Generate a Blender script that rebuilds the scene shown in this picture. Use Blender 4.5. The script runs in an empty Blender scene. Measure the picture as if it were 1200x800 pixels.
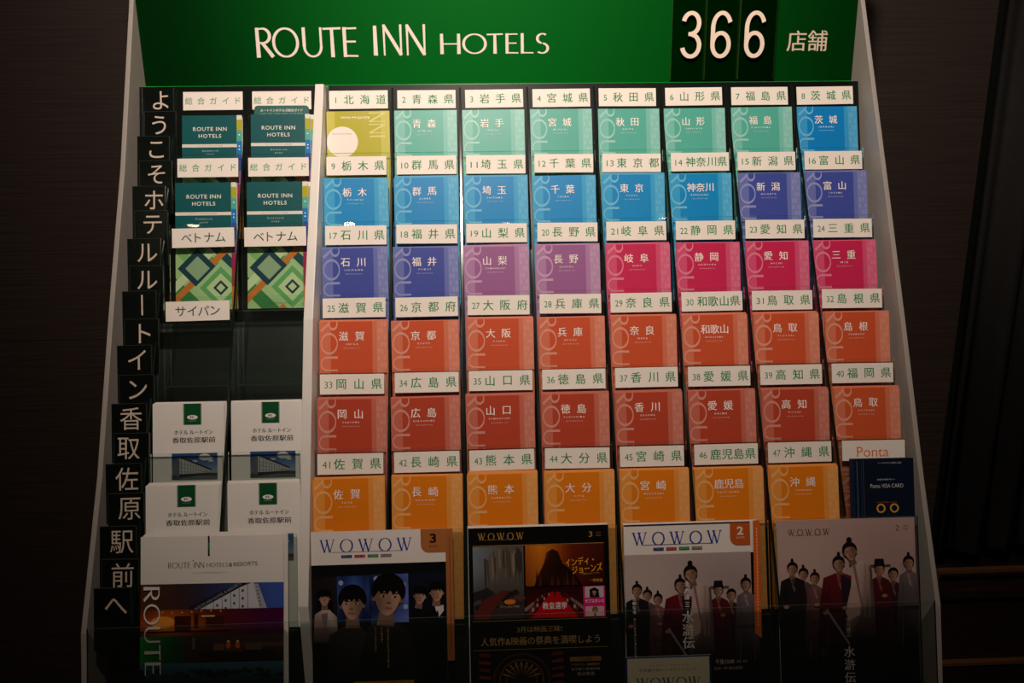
import bpy, bmesh, math, random
from mathutils import Vector, Matrix
random.seed(7)
SC = bpy.context.scene
COL = SC.collection
CZ = 1.45                                   # height of the viewer's eye above the floor

# ------------------------------------------------------------------ camera
cam = bpy.data.cameras.new('camera'); cam_o = bpy.data.objects.new('camera', cam); COL.objects.link(cam_o)
yaw, pitch, roll = math.radians(1.947), math.radians(12.490), math.radians(-.7559)
fwd = Vector((math.sin(yaw)*math.cos(pitch), math.cos(yaw)*math.cos(pitch), -math.sin(pitch)))
rt0 = Vector((math.cos(yaw), -math.sin(yaw), 0)); up0 = rt0.cross(fwd)
rt = math.cos(roll)*rt0 + math.sin(roll)*up0; up = -math.sin(roll)*rt0 + math.cos(roll)*up0
M3 = Matrix((rt, up, -fwd)).transposed().to_4x4(); M3.translation = Vector((0, 0, CZ))
cam_o.matrix_world = M3
cam.sensor_width = 36; cam.lens = 812.36/1200*36; cam.clip_start = .02
SC.camera = cam_o

# ------------------------------------------------------------------ world, lights, exposure
SC.view_settings.view_transform = 'Standard'; SC.view_settings.look = 'None'
SC.view_settings.exposure = 0.0; SC.view_settings.gamma = 1; SC.view_settings.use_curve_mapping = False
SC.cycles.transparent_max_bounces = 48
SC.cycles.max_bounces = 10
wd = bpy.data.worlds.new('world'); SC.world = wd; wd.use_nodes = True
wd.node_tree.nodes['Background'].inputs[0].default_value = (1, .8, .6, 1)
wd.node_tree.nodes['Background'].inputs[1].default_value = .01
WARM = (1.0, .825, .70)
def spot(name, loc, tgt, power, angle, blend, size):
    l = bpy.data.lights.new(name, 'SPOT'); l.energy = power; l.color = WARM; l.spot_size = math.radians(angle)
    l.spot_blend = blend; l.shadow_soft_size = size
    o = bpy.data.objects.new(name, l); COL.objects.link(o); o.location = loc
    o.rotation_euler = (Vector(tgt)-Vector(loc)).to_track_quat('-Z', 'Y').to_euler(); return o
spot('rack_spotlight', (-.05, .10, 2.49), (.02, 1.2, 1.93), 103, 103, 1.0, .045)
ROWL = ((-1.53, -1.30), (-.725, -1.33), (.105, -1.37), (.94, -1.28))
for lx, ly in ROWL: spot('ceiling_spotlight', (lx, ly, 2.49), (lx, ly+.15, 0), 6, 100, .8, .03)
spot('ceiling_spotlight', (1.2, .75, 2.49), (1.4, 1.5, .6), 8, 90, .9, .04)

# ------------------------------------------------------------------ materials
def lin(c):
    if isinstance(c, str): c = tuple(int(c[i:i+2], 16)/255 for i in (0, 2, 4))
    else: c = tuple(x/255 for x in c)
    return tuple(x/12.92 if x <= .04045 else ((x+.055)/1.055)**2.4 for x in c)
def nt(name):
    m = bpy.data.materials.new(name); m.use_nodes = True; n = m.node_tree
    return m, n, n.nodes, n.links, n.nodes['Principled BSDF']
def mat(name, c, rough=.5, metal=0, noise=.06, scale=40, spec=.5, coat=0, stretch=None):
    m, n, N, L, b = nt(name); c = lin(c)
    tc = N.new('ShaderNodeTexCoord'); mp = N.new('ShaderNodeMapping'); tx = N.new('ShaderNodeTexNoise')
    L.new(tc.outputs['Object'], mp.inputs[0]); L.new(mp.outputs[0], tx.inputs[0]); tx.inputs['Scale'].default_value = scale
    if stretch: mp.inputs['Scale'].default_value = stretch
    r = N.new('ShaderNodeValToRGB'); L.new(tx.outputs[0], r.inputs[0])
    r.color_ramp.elements[0].position = .3; r.color_ramp.elements[1].position = .7
    r.color_ramp.elements[0].color = (*[x*(1-noise) for x in c], 1); r.color_ramp.elements[1].color = (*[min(1, x*(1+noise)) for x in c], 1)
    L.new(r.outputs[0], b.inputs['Base Color']); b.inputs['Roughness'].default_value = rough; b.inputs['Metallic'].default_value = metal
    b.inputs['Specular IOR Level'].default_value = spec; b.inputs['Coat Weight'].default_value = coat
    return m
def acrylic(name, tint, spec=1.0, haze=.02, hcol=(.75, .85, .8), rough=.02):
    m, n, N, L, b = nt(name); N.remove(b); out = N['Material Output']
    t = N.new('ShaderNodeBsdfTransparent'); t.inputs[0].default_value = (*tint, 1)
    g = N.new('ShaderNodeBsdfGlossy'); g.inputs['Roughness'].default_value = rough
    d = N.new('ShaderNodeBsdfDiffuse'); d.inputs[0].default_value = (*hcol, 1)
    f = N.new('ShaderNodeFresnel'); f.inputs[0].default_value = 1.45
    mu = N.new('ShaderNodeMath'); mu.operation = 'MULTIPLY'; mu.inputs[1].default_value = spec; L.new(f.outputs[0], mu.inputs[0])
    a = N.new('ShaderNodeMixShader'); a.inputs[0].default_value = haze; L.new(t.outputs[0], a.inputs[1]); L.new(d.outputs[0], a.inputs[2])
    x = N.new('ShaderNodeMixShader'); L.new(mu.outputs[0], x.inputs[0]); L.new(a.outputs[0], x.inputs[1]); L.new(g.outputs[0], x.inputs[2])
    L.new(x.outputs[0], out.inputs[0]); return m
def emis(name, c, s):
    m, n, N, L, b = nt(name); b.inputs['Emission Color'].default_value = (*c, 1); b.inputs['Emission Strength'].default_value = s
    b.inputs['Base Color'].default_value = (*c, 1); return m
def print_mat(name, rough):
    m, n, N, L, b = nt(name); a = N.new('ShaderNodeAttribute'); a.attribute_name = 'Col'
    L.new(a.outputs['Color'], b.inputs['Base Color']); b.inputs['Roughness'].default_value = rough
    b.inputs['Specular IOR Level'].default_value = .35; return m
def wood_wall():
    m, n, N, L, b = nt('dark_grained_panel')
    tc = N.new('ShaderNodeTexCoord'); mp = N.new('ShaderNodeMapping'); mp.inputs['Scale'].default_value = (5, 5, 260)
    tx = N.new('ShaderNodeTexNoise'); tx.inputs['Scale'].default_value = 1.0; tx.inputs['Detail'].default_value = 4
    L.new(tc.outputs['Object'], mp.inputs[0]); L.new(mp.outputs[0], tx.inputs[0])
    r = N.new('ShaderNodeValToRGB'); L.new(tx.outputs[0], r.inputs[0])
    r.color_ramp.elements[0].position = .35; r.color_ramp.elements[1].position = .68
    r.color_ramp.elements[0].color = (*lin((31, 21, 16)), 1); r.color_ramp.elements[1].color = (*lin((47, 34, 27)), 1)
    L.new(r.outputs[0], b.inputs['Base Color']); b.inputs['Roughness'].default_value = .6
    bp = N.new('ShaderNodeBump'); bp.inputs['Strength'].default_value = .25; bp.inputs['Distance'].default_value = .001
    L.new(tx.outputs[0], bp.inputs['Height']); L.new(bp.outputs[0], b.inputs['Normal']); return m
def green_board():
    # green gradient across the sign: dark green at both ends, brighter in the middle
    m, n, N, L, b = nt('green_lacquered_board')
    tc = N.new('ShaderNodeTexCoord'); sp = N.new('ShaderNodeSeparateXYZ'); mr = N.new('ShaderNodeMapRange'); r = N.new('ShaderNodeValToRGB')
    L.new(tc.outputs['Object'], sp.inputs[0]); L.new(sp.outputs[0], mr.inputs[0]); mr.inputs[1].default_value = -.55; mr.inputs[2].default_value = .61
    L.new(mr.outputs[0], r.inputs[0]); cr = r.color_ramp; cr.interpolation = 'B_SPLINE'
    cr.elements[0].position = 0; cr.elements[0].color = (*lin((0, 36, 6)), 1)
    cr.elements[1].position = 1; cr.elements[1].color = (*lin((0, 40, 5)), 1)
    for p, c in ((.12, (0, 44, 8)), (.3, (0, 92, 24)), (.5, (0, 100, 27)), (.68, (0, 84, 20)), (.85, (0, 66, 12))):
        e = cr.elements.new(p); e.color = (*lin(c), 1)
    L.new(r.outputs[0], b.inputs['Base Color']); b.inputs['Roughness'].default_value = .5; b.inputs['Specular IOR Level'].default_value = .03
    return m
PRINT = print_mat('printed_ink', .42); GLOSS = print_mat('glossy_magazine_print', .3); MATTE = print_mat('matte_sticker_print', .6)
WHITE = mat('white_laminate', (226, 222, 216), .45, noise=.02)
WPAPER = mat('white_paper', (232, 228, 222), .6, noise=.02)
CARD = mat('white_card_stock', (240, 232, 222), .55, noise=.015)
BLACK = mat('black_gloss_acrylic', (12, 16, 13), .4, noise=.1, spec=.12)
SIDE = mat('grey_white_laminate', (158, 152, 145), .5, noise=.02)
TILE = mat('black_tile_acrylic', (13, 18, 15), .22, noise=.1, spec=.5)
TILE_EDGE_HILITE = mat('tile_edge_highlight', (52, 60, 52), .2, noise=.1)  # lighter tone painted in for light catching the tile edges
BLACKM = mat('black_backing_board', (6, 10, 8), .4, noise=.15)
ACR = acrylic('clear_pocket_acrylic', (.955, .985, .968), .5, .003)
PEDGE = acrylic('pocket_cut_edge', (.62, .78, .7), .9, .06)
ACR2 = acrylic('clear_front_acrylic', (.935, .945, .935), .5, .004)
EDGE = mat('acrylic_cut_edge', (16, 30, 24), .15, noise=.2, spec=.8)
TILEA = acrylic('dark_tinted_acrylic', (.16, .2, .17), .9, .01)
WALL = wood_wall()
DKWOOD = mat('dark_stained_wood', (34, 22, 16), .35, noise=.35, scale=6, stretch=(2, 8, 40))
CURT = mat('black_pleated_fabric', (20, 18, 17), .85, noise=.2, scale=60)
BRASS = mat('bronze_rail_metal', (150, 106, 70), .35, metal=.7)
CEIL = mat('ceiling_paint', (96, 84, 74), .8)
FLOORM = mat('dark_carpet', (52, 42, 36), .95, noise=.3, scale=120)
LAMP = emis('lamp_diffuser', (1, .80, .55), 45)
RIM = mat('lamp_rim_metal', (190, 185, 178), .3, metal=.7)

# ------------------------------------------------------------------ object helpers
def tag(o, label=None, cat=None, group=None, kind=None):
    if label: o['label'] = label
    if cat: o['category'] = cat
    if group: o['group'] = group
    if kind: o['kind'] = kind
    return o
def link(name, me, parent=None):
    o = bpy.data.objects.new(name, me); COL.objects.link(o)
    if parent: o.parent = parent
    return o
def empty(name, mw=None):
    o = bpy.data.objects.new(name, None); o.empty_display_size = .02; COL.objects.link(o)
    if mw: o.matrix_world = mw
    return o
class MB:
    def __init__(s): s.v = []; s.f = []; s.mi = []
    def box(s, a, b, mi=0, edge=None):
        """axis box; edge = material index of every face except the two largest"""
        x0, y0, z0 = a; x1, y1, z1 = b; n = len(s.v)
        s.v += [(x0,y0,z0),(x1,y0,z0),(x1,y1,z0),(x0,y1,z0),(x0,y0,z1),(x1,y0,z1),(x1,y1,z1),(x0,y1,z1)]
        F = [(0,3,2,1),(4,5,6,7),(0,1,5,4),(2,3,7,6),(1,2,6,5),(3,0,4,7)]
        d = (abs(x1-x0), abs(y1-y0), abs(z1-z0)); ax = d.index(min(d)); big = {2: (0, 1), 1: (2, 3), 0: (4, 5)}[ax]
        for i, q in enumerate(F):
            s.f.append(tuple(n+j for j in q)); s.mi.append(mi if edge is None or i in big else edge)
        return s
    def prism(s, poly, x0, x1, mi=0, edge=None):
        """poly = (y,z) outline extruded along x"""
        n = len(s.v); k = len(poly); s.v += [(x0, y, z) for y, z in poly]+[(x1, y, z) for y, z in poly]
        s.f += [tuple(n+i for i in range(k)), tuple(n+k+i for i in reversed(range(k)))]; s.mi += [mi, mi]
        for i in range(k):
            j = (i+1) % k; s.f.append((n+i, n+k+i, n+k+j, n+j)); s.mi.append(mi if edge is None else edge)
        return s
    def cyl(s, c, r, z0, z1, seg=32, mi=0, axis='z', r1=None):
        n = len(s.v); r1 = r if r1 is None else r1
        for rr, z in ((r, z0), (r1, z1)):
            for i in range(seg):
                a = 2*math.pi*i/seg; s.v.append((c[0]+rr*math.cos(a), c[1]+rr*math.sin(a), z))
        s.f += [tuple(n+i for i in reversed(range(seg))), tuple(n+seg+i for i in range(seg))]; s.mi += [mi, mi]
        for i in range(seg): j = (i+1) % seg; s.f.append((n+i, n+j, n+seg+j, n+seg+i)); s.mi.append(mi)
        return s
    def mesh(s, name, mats, bevel=0):
        me = bpy.data.meshes.new(name); me.from_pydata(s.v, [], s.f)
        if not isinstance(mats, (list, tuple)): mats = [mats]
        for m in mats: me.materials.append(m)
        me.polygons.foreach_set('material_index', s.mi)
        bm = bmesh.new(); bm.from_mesh(me); bmesh.ops.recalc_face_normals(bm, faces=bm.faces)
        if bevel: bmesh.ops.bevel(bm, geom=bm.edges[:], offset=bevel, segments=2, affect='EDGES', profile=.7)
        bm.to_mesh(me); bm.free(); me.update(); return me
    def build(s, name, mats, parent=None, bevel=0): return link(name, s.mesh(name, mats, bevel), parent)

# ------------------------------------------------------------------ flat print (lettering, pictures) as thin ink geometry
_G = {}
def textmesh(s, bold=0, res=2, spacing=1.0):
    k = (s, bold, res, spacing)
    if k not in _G:
        c = bpy.data.curves.new('lettering', 'FONT'); c.body = s; c.resolution_u = res; c.offset = bold; c.space_character = spacing
        o = bpy.data.objects.new('lettering', c); m = o.to_mesh()
        V = [(v.co.x, v.co.y) for v in m.vertices]; F = [tuple(p.vertices) for p in m.polygons]
        o.to_mesh_clear(); bpy.data.objects.remove(o); bpy.data.curves.remove(c)
        xs = [v[0] for v in V]; ys = [v[1] for v in V]
        _G[k] = (V, F, min(xs), max(xs), min(ys), max(ys))
    return _G[k]
def strokes(ch):
    """flared humanist capitals drawn by hand: polygons in a unit-high box, and the letter's width"""
    P = []
    def ln(x0, y0, x1, y1, w0, w1=None):
        w1 = w0 if w1 is None else w1; dx, dy = x1-x0, y1-y0; L = math.hypot(dx, dy); nx, ny = -dy/L, dx/L
        P.append([(x0+nx*w0/2, y0+ny*w0/2), (x0-nx*w0/2, y0-ny*w0/2), (x1-nx*w1/2, y1-ny*w1/2), (x1+nx*w1/2, y1+ny*w1/2)])
    def arc(cx, cy, rx, ry, a0, a1, wt, wn=None, seg=18):
        wn = wt if wn is None else wn; R = []
        for i in range(seg+1):
            a = math.radians(a0+(a1-a0)*i/seg); w = wn+(wt-wn)*abs(math.cos(a)); R.append((a, w))
        for (a, w), (b, v) in zip(R, R[1:]):
            P.append([(cx+(rx-w/2)*math.cos(a), cy+(ry-w/2)*math.sin(a)), (cx+(rx+w/2)*math.cos(a), cy+(ry+w/2)*math.sin(a)),
                      (cx+(rx+v/2)*math.cos(b), cy+(ry+v/2)*math.sin(b)), (cx+(rx-v/2)*math.cos(b), cy+(ry-v/2)*math.sin(b))])
    T, t = .112, .062
    if ch == '6':
        arc(.25, .29, .20, .245, 0, 360, .105, .085, 36); arc(.265, .64, .215, .315, 22, 180, .105, .085, 18); ln(.05, .645, .05, .29, .105); return P, .5
    if ch == '3':
        arc(.235, .74, .185, .215, 168, -90, .105, .085, 24); arc(.235, .275, .205, .23, 90, -168, .105, .085, 24); ln(.17, .517, .25, .517, .085); return P, .48
    if ch == 'R': ln(.12, 0, .12, 1, T+.03, T); ln(.1, .95, .3, .965, t); arc(.3, .73, .24, .24, -90, 90, T, t); ln(.1, .49, .3, .49, t); ln(.27, .5, .62, .02, T, T+.02); W = .66
    elif ch == 'O': arc(.5, .5, .45, .47, 0, 360, T, t, 40); W = 1.0
    elif ch == 'U': ln(.1, 1, .1, .36, T); ln(.68, 1, .68, .36, t+.02); arc(.39, .36, .29, .33, 180, 360, T-.02, t); W = .76
    elif ch == 'T': ln(0, .95, .66, .965, t+.01); ln(.33, .94, .33, 0, T, T+.03); W = .66
    elif ch == 'E': ln(.1, 0, .1, 1, T, T); ln(.06, .955, .5, .965, t); ln(.1, .52, .46, .52, t); ln(.06, .045, .52, .035, t); W = .54
    elif ch == 'I': ln(.1, 0, .1, 1, T+.03, T); W = .2
    elif ch == 'N': ln(.06, 0, .06, 1.04, t, t+.02); ln(.05, 1.02, .68, .02, T, T+.02); ln(.68, 0, .68, 1.04, t, t+.03); W = .74
    elif ch == 'H': ln(.09, 0, .09, 1, T+.02, T); ln(.72, 0, .72, 1, T+.02, T); ln(.09, .5, .72, .5, t); W = .82
    elif ch == 'L': ln(.1, 0, .1, 1, T, T); ln(.06, .045, .52, .035, t); W = .54
    elif ch == 'S': arc(.3, .74, .21, .23, 50, 262, T, t); arc(.28, .26, .23, .24, -135, 84, T, t); W = .56
    elif ch == 'W':   # roman capital with serifs
        ln(.12, .97, .4, .02, .125, .115); ln(.4, .02, .62, .97, .06, .06); ln(.54, .97, .8, .02, .125, .115); ln(.8, .02, 1.08, .97, .06, .06)
        ln(0, .975, .24, .975, .035); ln(.42, .975, .72, .975, .035); ln(.96, .975, 1.2, .975, .035); W = 1.2
    elif ch == 'Q': arc(.5, .5, .44, .48, 0, 360, .12, .04, 36); W = 1.0
    else: W = .4
    return P, W
class Print:
    def __init__(s, w, h, clip=True):
        s.w, s.h, s.clip = w, h, clip; s.v = []; s.f = []; s.c = []; s.k = 0; s.dk = 1.6e-5; s.base = 1.2e-4
    def _clip(s, P):
        b = s.w/2
        for ax, lim, sg in ((0, -b, 1), (0, b, -1), (1, 0, 1), (1, s.h, -1)):
            Q = []
            for i in range(len(P)):
                A, B = P[i-1], P[i]; da = sg*(A[0][ax]-lim); db = sg*(B[0][ax]-lim)
                if (da >= 0) != (db >= 0):
                    t = da/(da-db); Q.append((tuple(A[0][j]+t*(B[0][j]-A[0][j]) for j in (0, 1)), tuple(A[1][j]+t*(B[1][j]-A[1][j]) for j in (0, 1, 2))))
                if db >= 0: Q.append(B)
            P = Q
            if len(P) < 3: return []
        return P
    def poly(s, pts, col, step=True):
        """pts = (x from left edge, d from top edge) in metres; col one colour or one per point"""
        s.k += 1 if step else .12
        cs = [lin(c) for c in col] if isinstance(col, list) else [lin(col)]*len(pts)
        P = [((x-s.w/2, d), c) for (x, d), c in zip(pts, cs)]
        if s.clip and any(abs(p[0][0]) > s.w/2+1e-9 or p[0][1] < 0 or p[0][1] > s.h for p in P): P = s._clip(P)
        if len(P) < 3: return
        ar = sum(P[i-1][0][0]*P[i][0][1]-P[i][0][0]*P[i-1][0][1] for i in range(len(P)))
        if ar > 0: P = P[::-1]
        n = len(s.v); y = -s.base-s.k*s.dk
        s.v += [(p[0][0], y, s.h-p[0][1]) for p in P]; s.f.append(tuple(range(n, n+len(P)))); s.c += [p[1] for p in P]
    def rect(s, x0, d0, x1, d1, col): s.poly([(x0, d0), (x1, d0), (x1, d1), (x0, d1)], col)
    def grid(s, x0, d0, x1, d1, fn, nx=8, ny=8):
        """smooth picture area: fn(u,v) -> colour"""
        s.k += 1
        for i in range(nx):
            for j in range(ny):
                q = [(i, j), (i+1, j), (i+1, j+1), (i, j+1)]
                s.poly([(x0+(x1-x0)*a/nx, d0+(d1-d0)*b/ny) for a, b in q], [fn(a/nx, b/ny) for a, b in q], False)
    def ell(s, cx, cd, rx, rd, col, seg=20, rot=0, a0=0, a1=360, col2=None):
        P = []
        for i in range(seg):
            a = math.radians(a0+(a1-a0)*i/(seg if a1-a0 >= 360 else seg-1)); x, y = rx*math.cos(a), rd*math.sin(a)
            P.append((cx+x*math.cos(rot)-y*math.sin(rot), cd+x*math.sin(rot)+y*math.cos(rot)))
        c = col if col2 is None else [tuple(col[j]+(col2[j]-col[j])*(.5+.5*math.cos(math.radians(a0+(a1-a0)*i/seg))) for j in range(3)) for i in range(seg)]
        s.poly(P, c)
    def text(s, t, cx, cd, w, h, col, bold=0, res=2, rot=0, spacing=1.0):
        if bold > 0 and any(ord(c) > 0x2000 for c in t):        # heavier Japanese letters: the same glyph twice, a hair apart
            e = min(.0006, bold*(h or .005)*1.6)
            s.text(t, cx-e/2, cd, w, h, col, 0, res, rot, spacing); s.text(t, cx+e/2, cd, w, h, col, 0, res, rot, spacing); return
        V, F, xa, xb, ya, yb = textmesh(t, bold, res, spacing)
        sx = w/(xb-xa) if w else h/(yb-ya); sy = h/(yb-ya) if h else sx
        s.k += 1; ca, sa = math.cos(rot), math.sin(rot)
        Q = []
        for x, y in V:
            x = (x-(xa+xb)/2)*sx; y = -(y-(ya+yb)/2)*sy; Q.append((cx+x*ca-y*sa, cd+x*sa+y*ca))
        c = lin(col)
        for f in F:
            if len(f) < 3: continue
            P = [((Q[i][0]-s.w/2, Q[i][1]), c) for i in f]
            if s.clip and any(abs(p[0][0]) > s.w/2 or p[0][1] < 0 or p[0][1] > s.h for p in P): P = s._clip(P)
            if len(P) < 3: continue
            ar = sum(P[i-1][0][0]*P[i][0][1]-P[i][0][0]*P[i-1][0][1] for i in range(len(P)))
            if ar > 0: P = P[::-1]
            n = len(s.v); y = -s.base-s.k*s.dk
            s.v += [(p[0][0], y, s.h-p[0][1]) for p in P]; s.f.append(tuple(range(n, n+len(P)))); s.c += [p[1] for p in P]
    def caps(s, t, x, d, h, col, sx=1.0, gap=.1, total=None):
        """hand-drawn flared capitals; x,d = left end and baseline"""
        L = [(strokes({'o': 'Q'}.get(c, c)) if c != ' ' else ([], .34)) for c in t]
        W = sum(l[1] for l in L)+gap*(len(L)-1)
        if total: sx = total/(W*h)
        s.k += 1; X = 0
        for P, w in L:
            for p in P: s.poly([(x+(X+a)*h*sx, d-b*h) for a, b in p], col, False)
            X += w+gap
    def build(s, name, parent, m=None):
        me = bpy.data.meshes.new(name); me.from_pydata(s.v, [], s.f); me.materials.append(m or PRINT)
        a = me.color_attributes.new('Col', 'FLOAT_COLOR', 'CORNER')
        flat = []
        for c in s.c: flat += [c[0], c[1], c[2], 1]
        a.data.foreach_set('color', flat); me.update()
        return link(name, me, parent)
def mix(a, b, t): return tuple(a[i]+(b[i]-a[i])*t for i in range(3))

# ------------------------------------------------------------------ rack frame of reference
TAU = math.radians(14)
TV = Vector((0, math.sin(TAU), math.cos(TAU))); NV = Vector((0, -math.cos(TAU), math.sin(TAU)))
PITCH = .108; X0 = -.20025
def Q(k): return Vector((0, 1.17284-.0480186*k, CZ+.140424-.104104*k))
SL = Vector((0, .0480186, .104104)).normalized(); SM = Vector((0, -SL.z, SL.y))
COLX = [X0+PITCH*c for c in range(8)]; LEFTX = {'A': -.4300, 'B': -.3220}
def lean(x, k, s, off=0, rz=0, ry=0):
    """matrix of a thing leaning in front of pocket plane k: origin at height s along the plane"""
    p = Q(k)+TV*s+NV*off; p.x = x
    return Matrix.Translation(p) @ Matrix.Rotation(-TAU, 4, 'X') @ Matrix.Rotation(rz, 4, 'Z') @ Matrix.Rotation(ry, 4, 'Y')

# ------------------------------------------------------------------ setting
def struct(name, mb, m, parent=None): o = mb.build(name, m, parent); o['kind'] = 'structure'; return o
YW = 1.60
struct('floor', MB().box((-3, -3, -.08), (3.4, 2.6, 0)), FLOORM)
struct('ceiling', MB().box((-3, -3, 2.55), (3.4, 2.6, 2.63)), CEIL)
w = struct('wall_back', MB().box((-3, YW+.006, 0), (1.13, YW+.1, 2.55)), WALL)
for a, b, xs in ((0, 1.1195, ((-3, -1.801), (-1.8, -.301))), (1.1205, 2.55, ((-3, -1.801), (-1.8, -.301))), (0, 2.55, ((-.3, 1.13),))):           # grained sheets with thin joints
    for x0, x1 in xs:
        MB().box((x0, YW, a+.0), (x1, YW+.006, b)).build('wall_panel', WALL, w)
struct('wall_left', MB().box((-3.1, -3, 0), (-3, 2.6, 2.55)), WALL)
struct('wall_right', MB().box((3.4, -3, 0), (3.5, 2.6, 2.55)), WALL)
struct('wall_front', MB().box((-3, -3.1, 0), (3.4, -3, 2.55)), WALL)
struct('wall_recess', MB().box((1.13, 2.5, 0), (3.4, 2.6, 2.55)), BLACKM)
struct('trim_recess', MB().box((1.13, YW, 0), (1.145, 2.5, 2.55)), BLACKM)
# black pleated curtain in the recess
mb = MB(); n = 220
for i in range(n+1):
    x = 1.17+2.15*i/n; y = 1.74+.022*math.sin(i*.62)+.010*math.sin(i*.23+1)
    mb.v += [(x, y, .436), (x, y, 2.53)]
for i in range(n): mb.f.append((2*i, 2*i+2, 2*i+3, 2*i+1)); mb.mi.append(0)
cu = mb.build('curtain', CURT)
for p in cu.data.polygons: p.use_smooth = True
sm = cu.modifiers.new('thickness', 'SOLIDIFY'); sm.thickness = .003
tag(cu, 'black pleated curtain hanging right of the brown wall beside the rack', 'curtain')
# low cabinet under the curtain
cb = empty('low_cabinet', Matrix.Translation((2.2, 1.72, 0)))
tag(cb, 'low dark wooden cabinet with bronze rails at the lower right', 'cabinet')
def part(name, a, b, m, parent, bevel=0):
    c = parent.matrix_world.translation if parent.parent is None else Vector((0, 0, 0))
    return MB().box(tuple(Vector(a)-c), tuple(Vector(b)-c)).build(name, m, parent, bevel)
bpy.context.view_layer.update()
part('body', (1.17, 1.66, 0), (3.35, 1.86, .345), DKWOOD, cb, .003)
part('worktop', (1.165, 1.64, .345), (3.36, 1.87, .37), DKWOOD, cb, .003)
part('rail', (1.17, 1.662, .408), (3.35, 1.676, .420), BRASS, cb, .002)
for x in (1.2, 2.2, 3.3): part('rail_post', (x, 1.664, .37), (x+.014, 1.674, .409), BRASS, cb)
for i in range(3): part('door', (1.19+i*.72, 1.652, .03), (1.88+i*.72, 1.661, .12), DKWOOD, cb, .002)
part('lower_rail', (1.17, 1.645, .132), (3.35, 1.66, .144), BRASS, cb, .002)
# low step at the right foot of the wall
pl = struct('trim_step', MB().box((1.17, 1.38, 0), (3.35, 1.635, .09)), DKWOOD)

# ------------------------------------------------------------------ ceiling lights
def downlight(x, y, label, r=.030):
    t = empty('ceiling_light', Matrix.Translation((x, y, 2.55))); tag(t, label, 'ceiling light', 'ceiling downlights')
    MB().cyl((0, 0), r+.014, -.012, 0, 36).build('rim', RIM, t); MB().cyl((0, 0), r, -.0145, -.012, 36).build('diffuser', LAMP, t)
downlight(-.05, .10, 'round warm ceiling downlight above the brochure rack, nearest to it')
for (lx, ly), w_ in zip(ROWL, ('far left', 'left of centre', 'at the centre', 'on the right')): downlight(lx, ly, 'small round warm downlight behind the viewer, %s of the row of four' % w_)
downlight(1.2, .75, 'round warm ceiling downlight in front of the curtain')

# ------------------------------------------------------------------ the rack
rack = empty('brochure_rack', Matrix.Translation((0, 1.1, 0)))
tag(rack, 'white-sided stepped display rack with clear pockets and a green sign board', 'display rack')
RO = Vector((0, 1.1, 0))
def rk(name, mb, m, bevel=0, parent=rack):
    me = mb.mesh(name, m, bevel); me.transform(Matrix.Translation(-RO)); return link(name, me, parent)
def rkm(name, me, mw, parent=rack):
    o = link(name, me, parent); o.matrix_basis = Matrix.Translation(-RO) @ mw; return o
def Z(z): return CZ+z
# side panels
prL = [(1.203, 2.0), (1.202, Z(.299)), (1.104, Z(.033)), (1.021, Z(-.163)), (.93, Z(-.39)), (.842, Z(-.575)), (.822, Z(-.66)), (.80, Z(-.76)), (.80, 0), (1.42, 0), (1.42, 2.0)]
prR = [(1.203, 2.0), (1.198, Z(.291)), (1.085, Z(.018)), (.993, Z(-.206)), (.910, Z(-.415)), (.842, Z(-.575)), (.822, Z(-.66)), (.80, Z(-.76)), (.80, 0), (1.42, 0), (1.42, 2.0)]
rk('side_panel', MB().prism(prL, -.554, -.547), SIDE, .0012)
rk('side_panel', MB().prism(prR, .615, .622), SIDE, .0012)
prM = [(1.160, Z(.163)), (1.150, Z(.142)), (.985, Z(-.18)), (.846, Z(-.548)), (.846, Z(-.62)), (.84, 0), (1.40, 0), (1.40, Z(.163))]
rk('divider_panel', MB().prism(prM, -.2645, -.2510), WHITE, .0015)
# back boards
b0 = Q(0)+SM*-.058+SL*.025; b1 = Q(8)+SM*-.058
rk('back_board', MB().prism([(b0.y, b0.z), (b1.y, b1.z), (b1.y+.01, b1.z), (b0.y+.01, b0.z)], -.5445, -.2635), BLACKM)
rk('back_board', MB().prism([(b0.y, b0.z), (b1.y, b1.z), (b1.y+.01, b1.z), (b0.y+.01, b0.z)], -.2475, .6125), BLACKM)
# closed rear and white plinth below the pockets
rk('rear_panel', MB().box((-.5445, 1.395, 0), (.6125, 1.405, 2.0)), WHITE)
rk('plinth', MB().box((-.5445, .838, 0), (.6125, .85, Z(-.76))), WHITE)
# header
HY = 1.205; HS = 1.205/1.19
hb = MB().box((-.5465, HY, Z(.1676)), (.6145, HY+.018, 2.0))
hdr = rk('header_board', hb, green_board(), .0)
rk('header_lip', MB().box((-.5465, HY-.004, Z(.1640)), (.6145, HY+.018, Z(.1673))), mat('green_lip', (0, 150, 45), .25), .0006, hdr).matrix_basis = Matrix()
hcx = .034
IVORY = (236, 222, 210)
def wordcap(hp, word, pxs, base, h):
    for ch, (a, b) in zip(word, pxs):
        xa, xb = -.3600+(a-301)*.001362, -.3600+(b-301)*.001362
        P, W = strokes(ch)
        xs = [p[0] for q in P for p in q]; mn, mx = min(xs), max(xs)
        hp.k += 1
        for q in P: hp.poly([(((xa+(x-mn)/(mx-mn)*(xb-xa)))*HS+.6, .36-(base+y*h)*HS) for x, y in q], IVORY, False)
def headword(fill):
    hp = Print(1.2, .1924); hp.base = 2e-4; fill(hp)
    o = hp.build('lettering', hdr, MATTE); o.matrix_basis = Matrix.Translation(Vector((0, HY, Z(.1676)))-RO)
def f1(hp):
    wordcap(hp, 'ROUTE', [(301, 322), (320, 351), (355, 378), (379, 400), (402, 419)], .2075, .0445)
def f2(hp): wordcap(hp, 'INN', [(437, 442), (448, 471), (475, 498.5)], .2095, .0445)
headword(f1); headword(f2)
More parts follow.
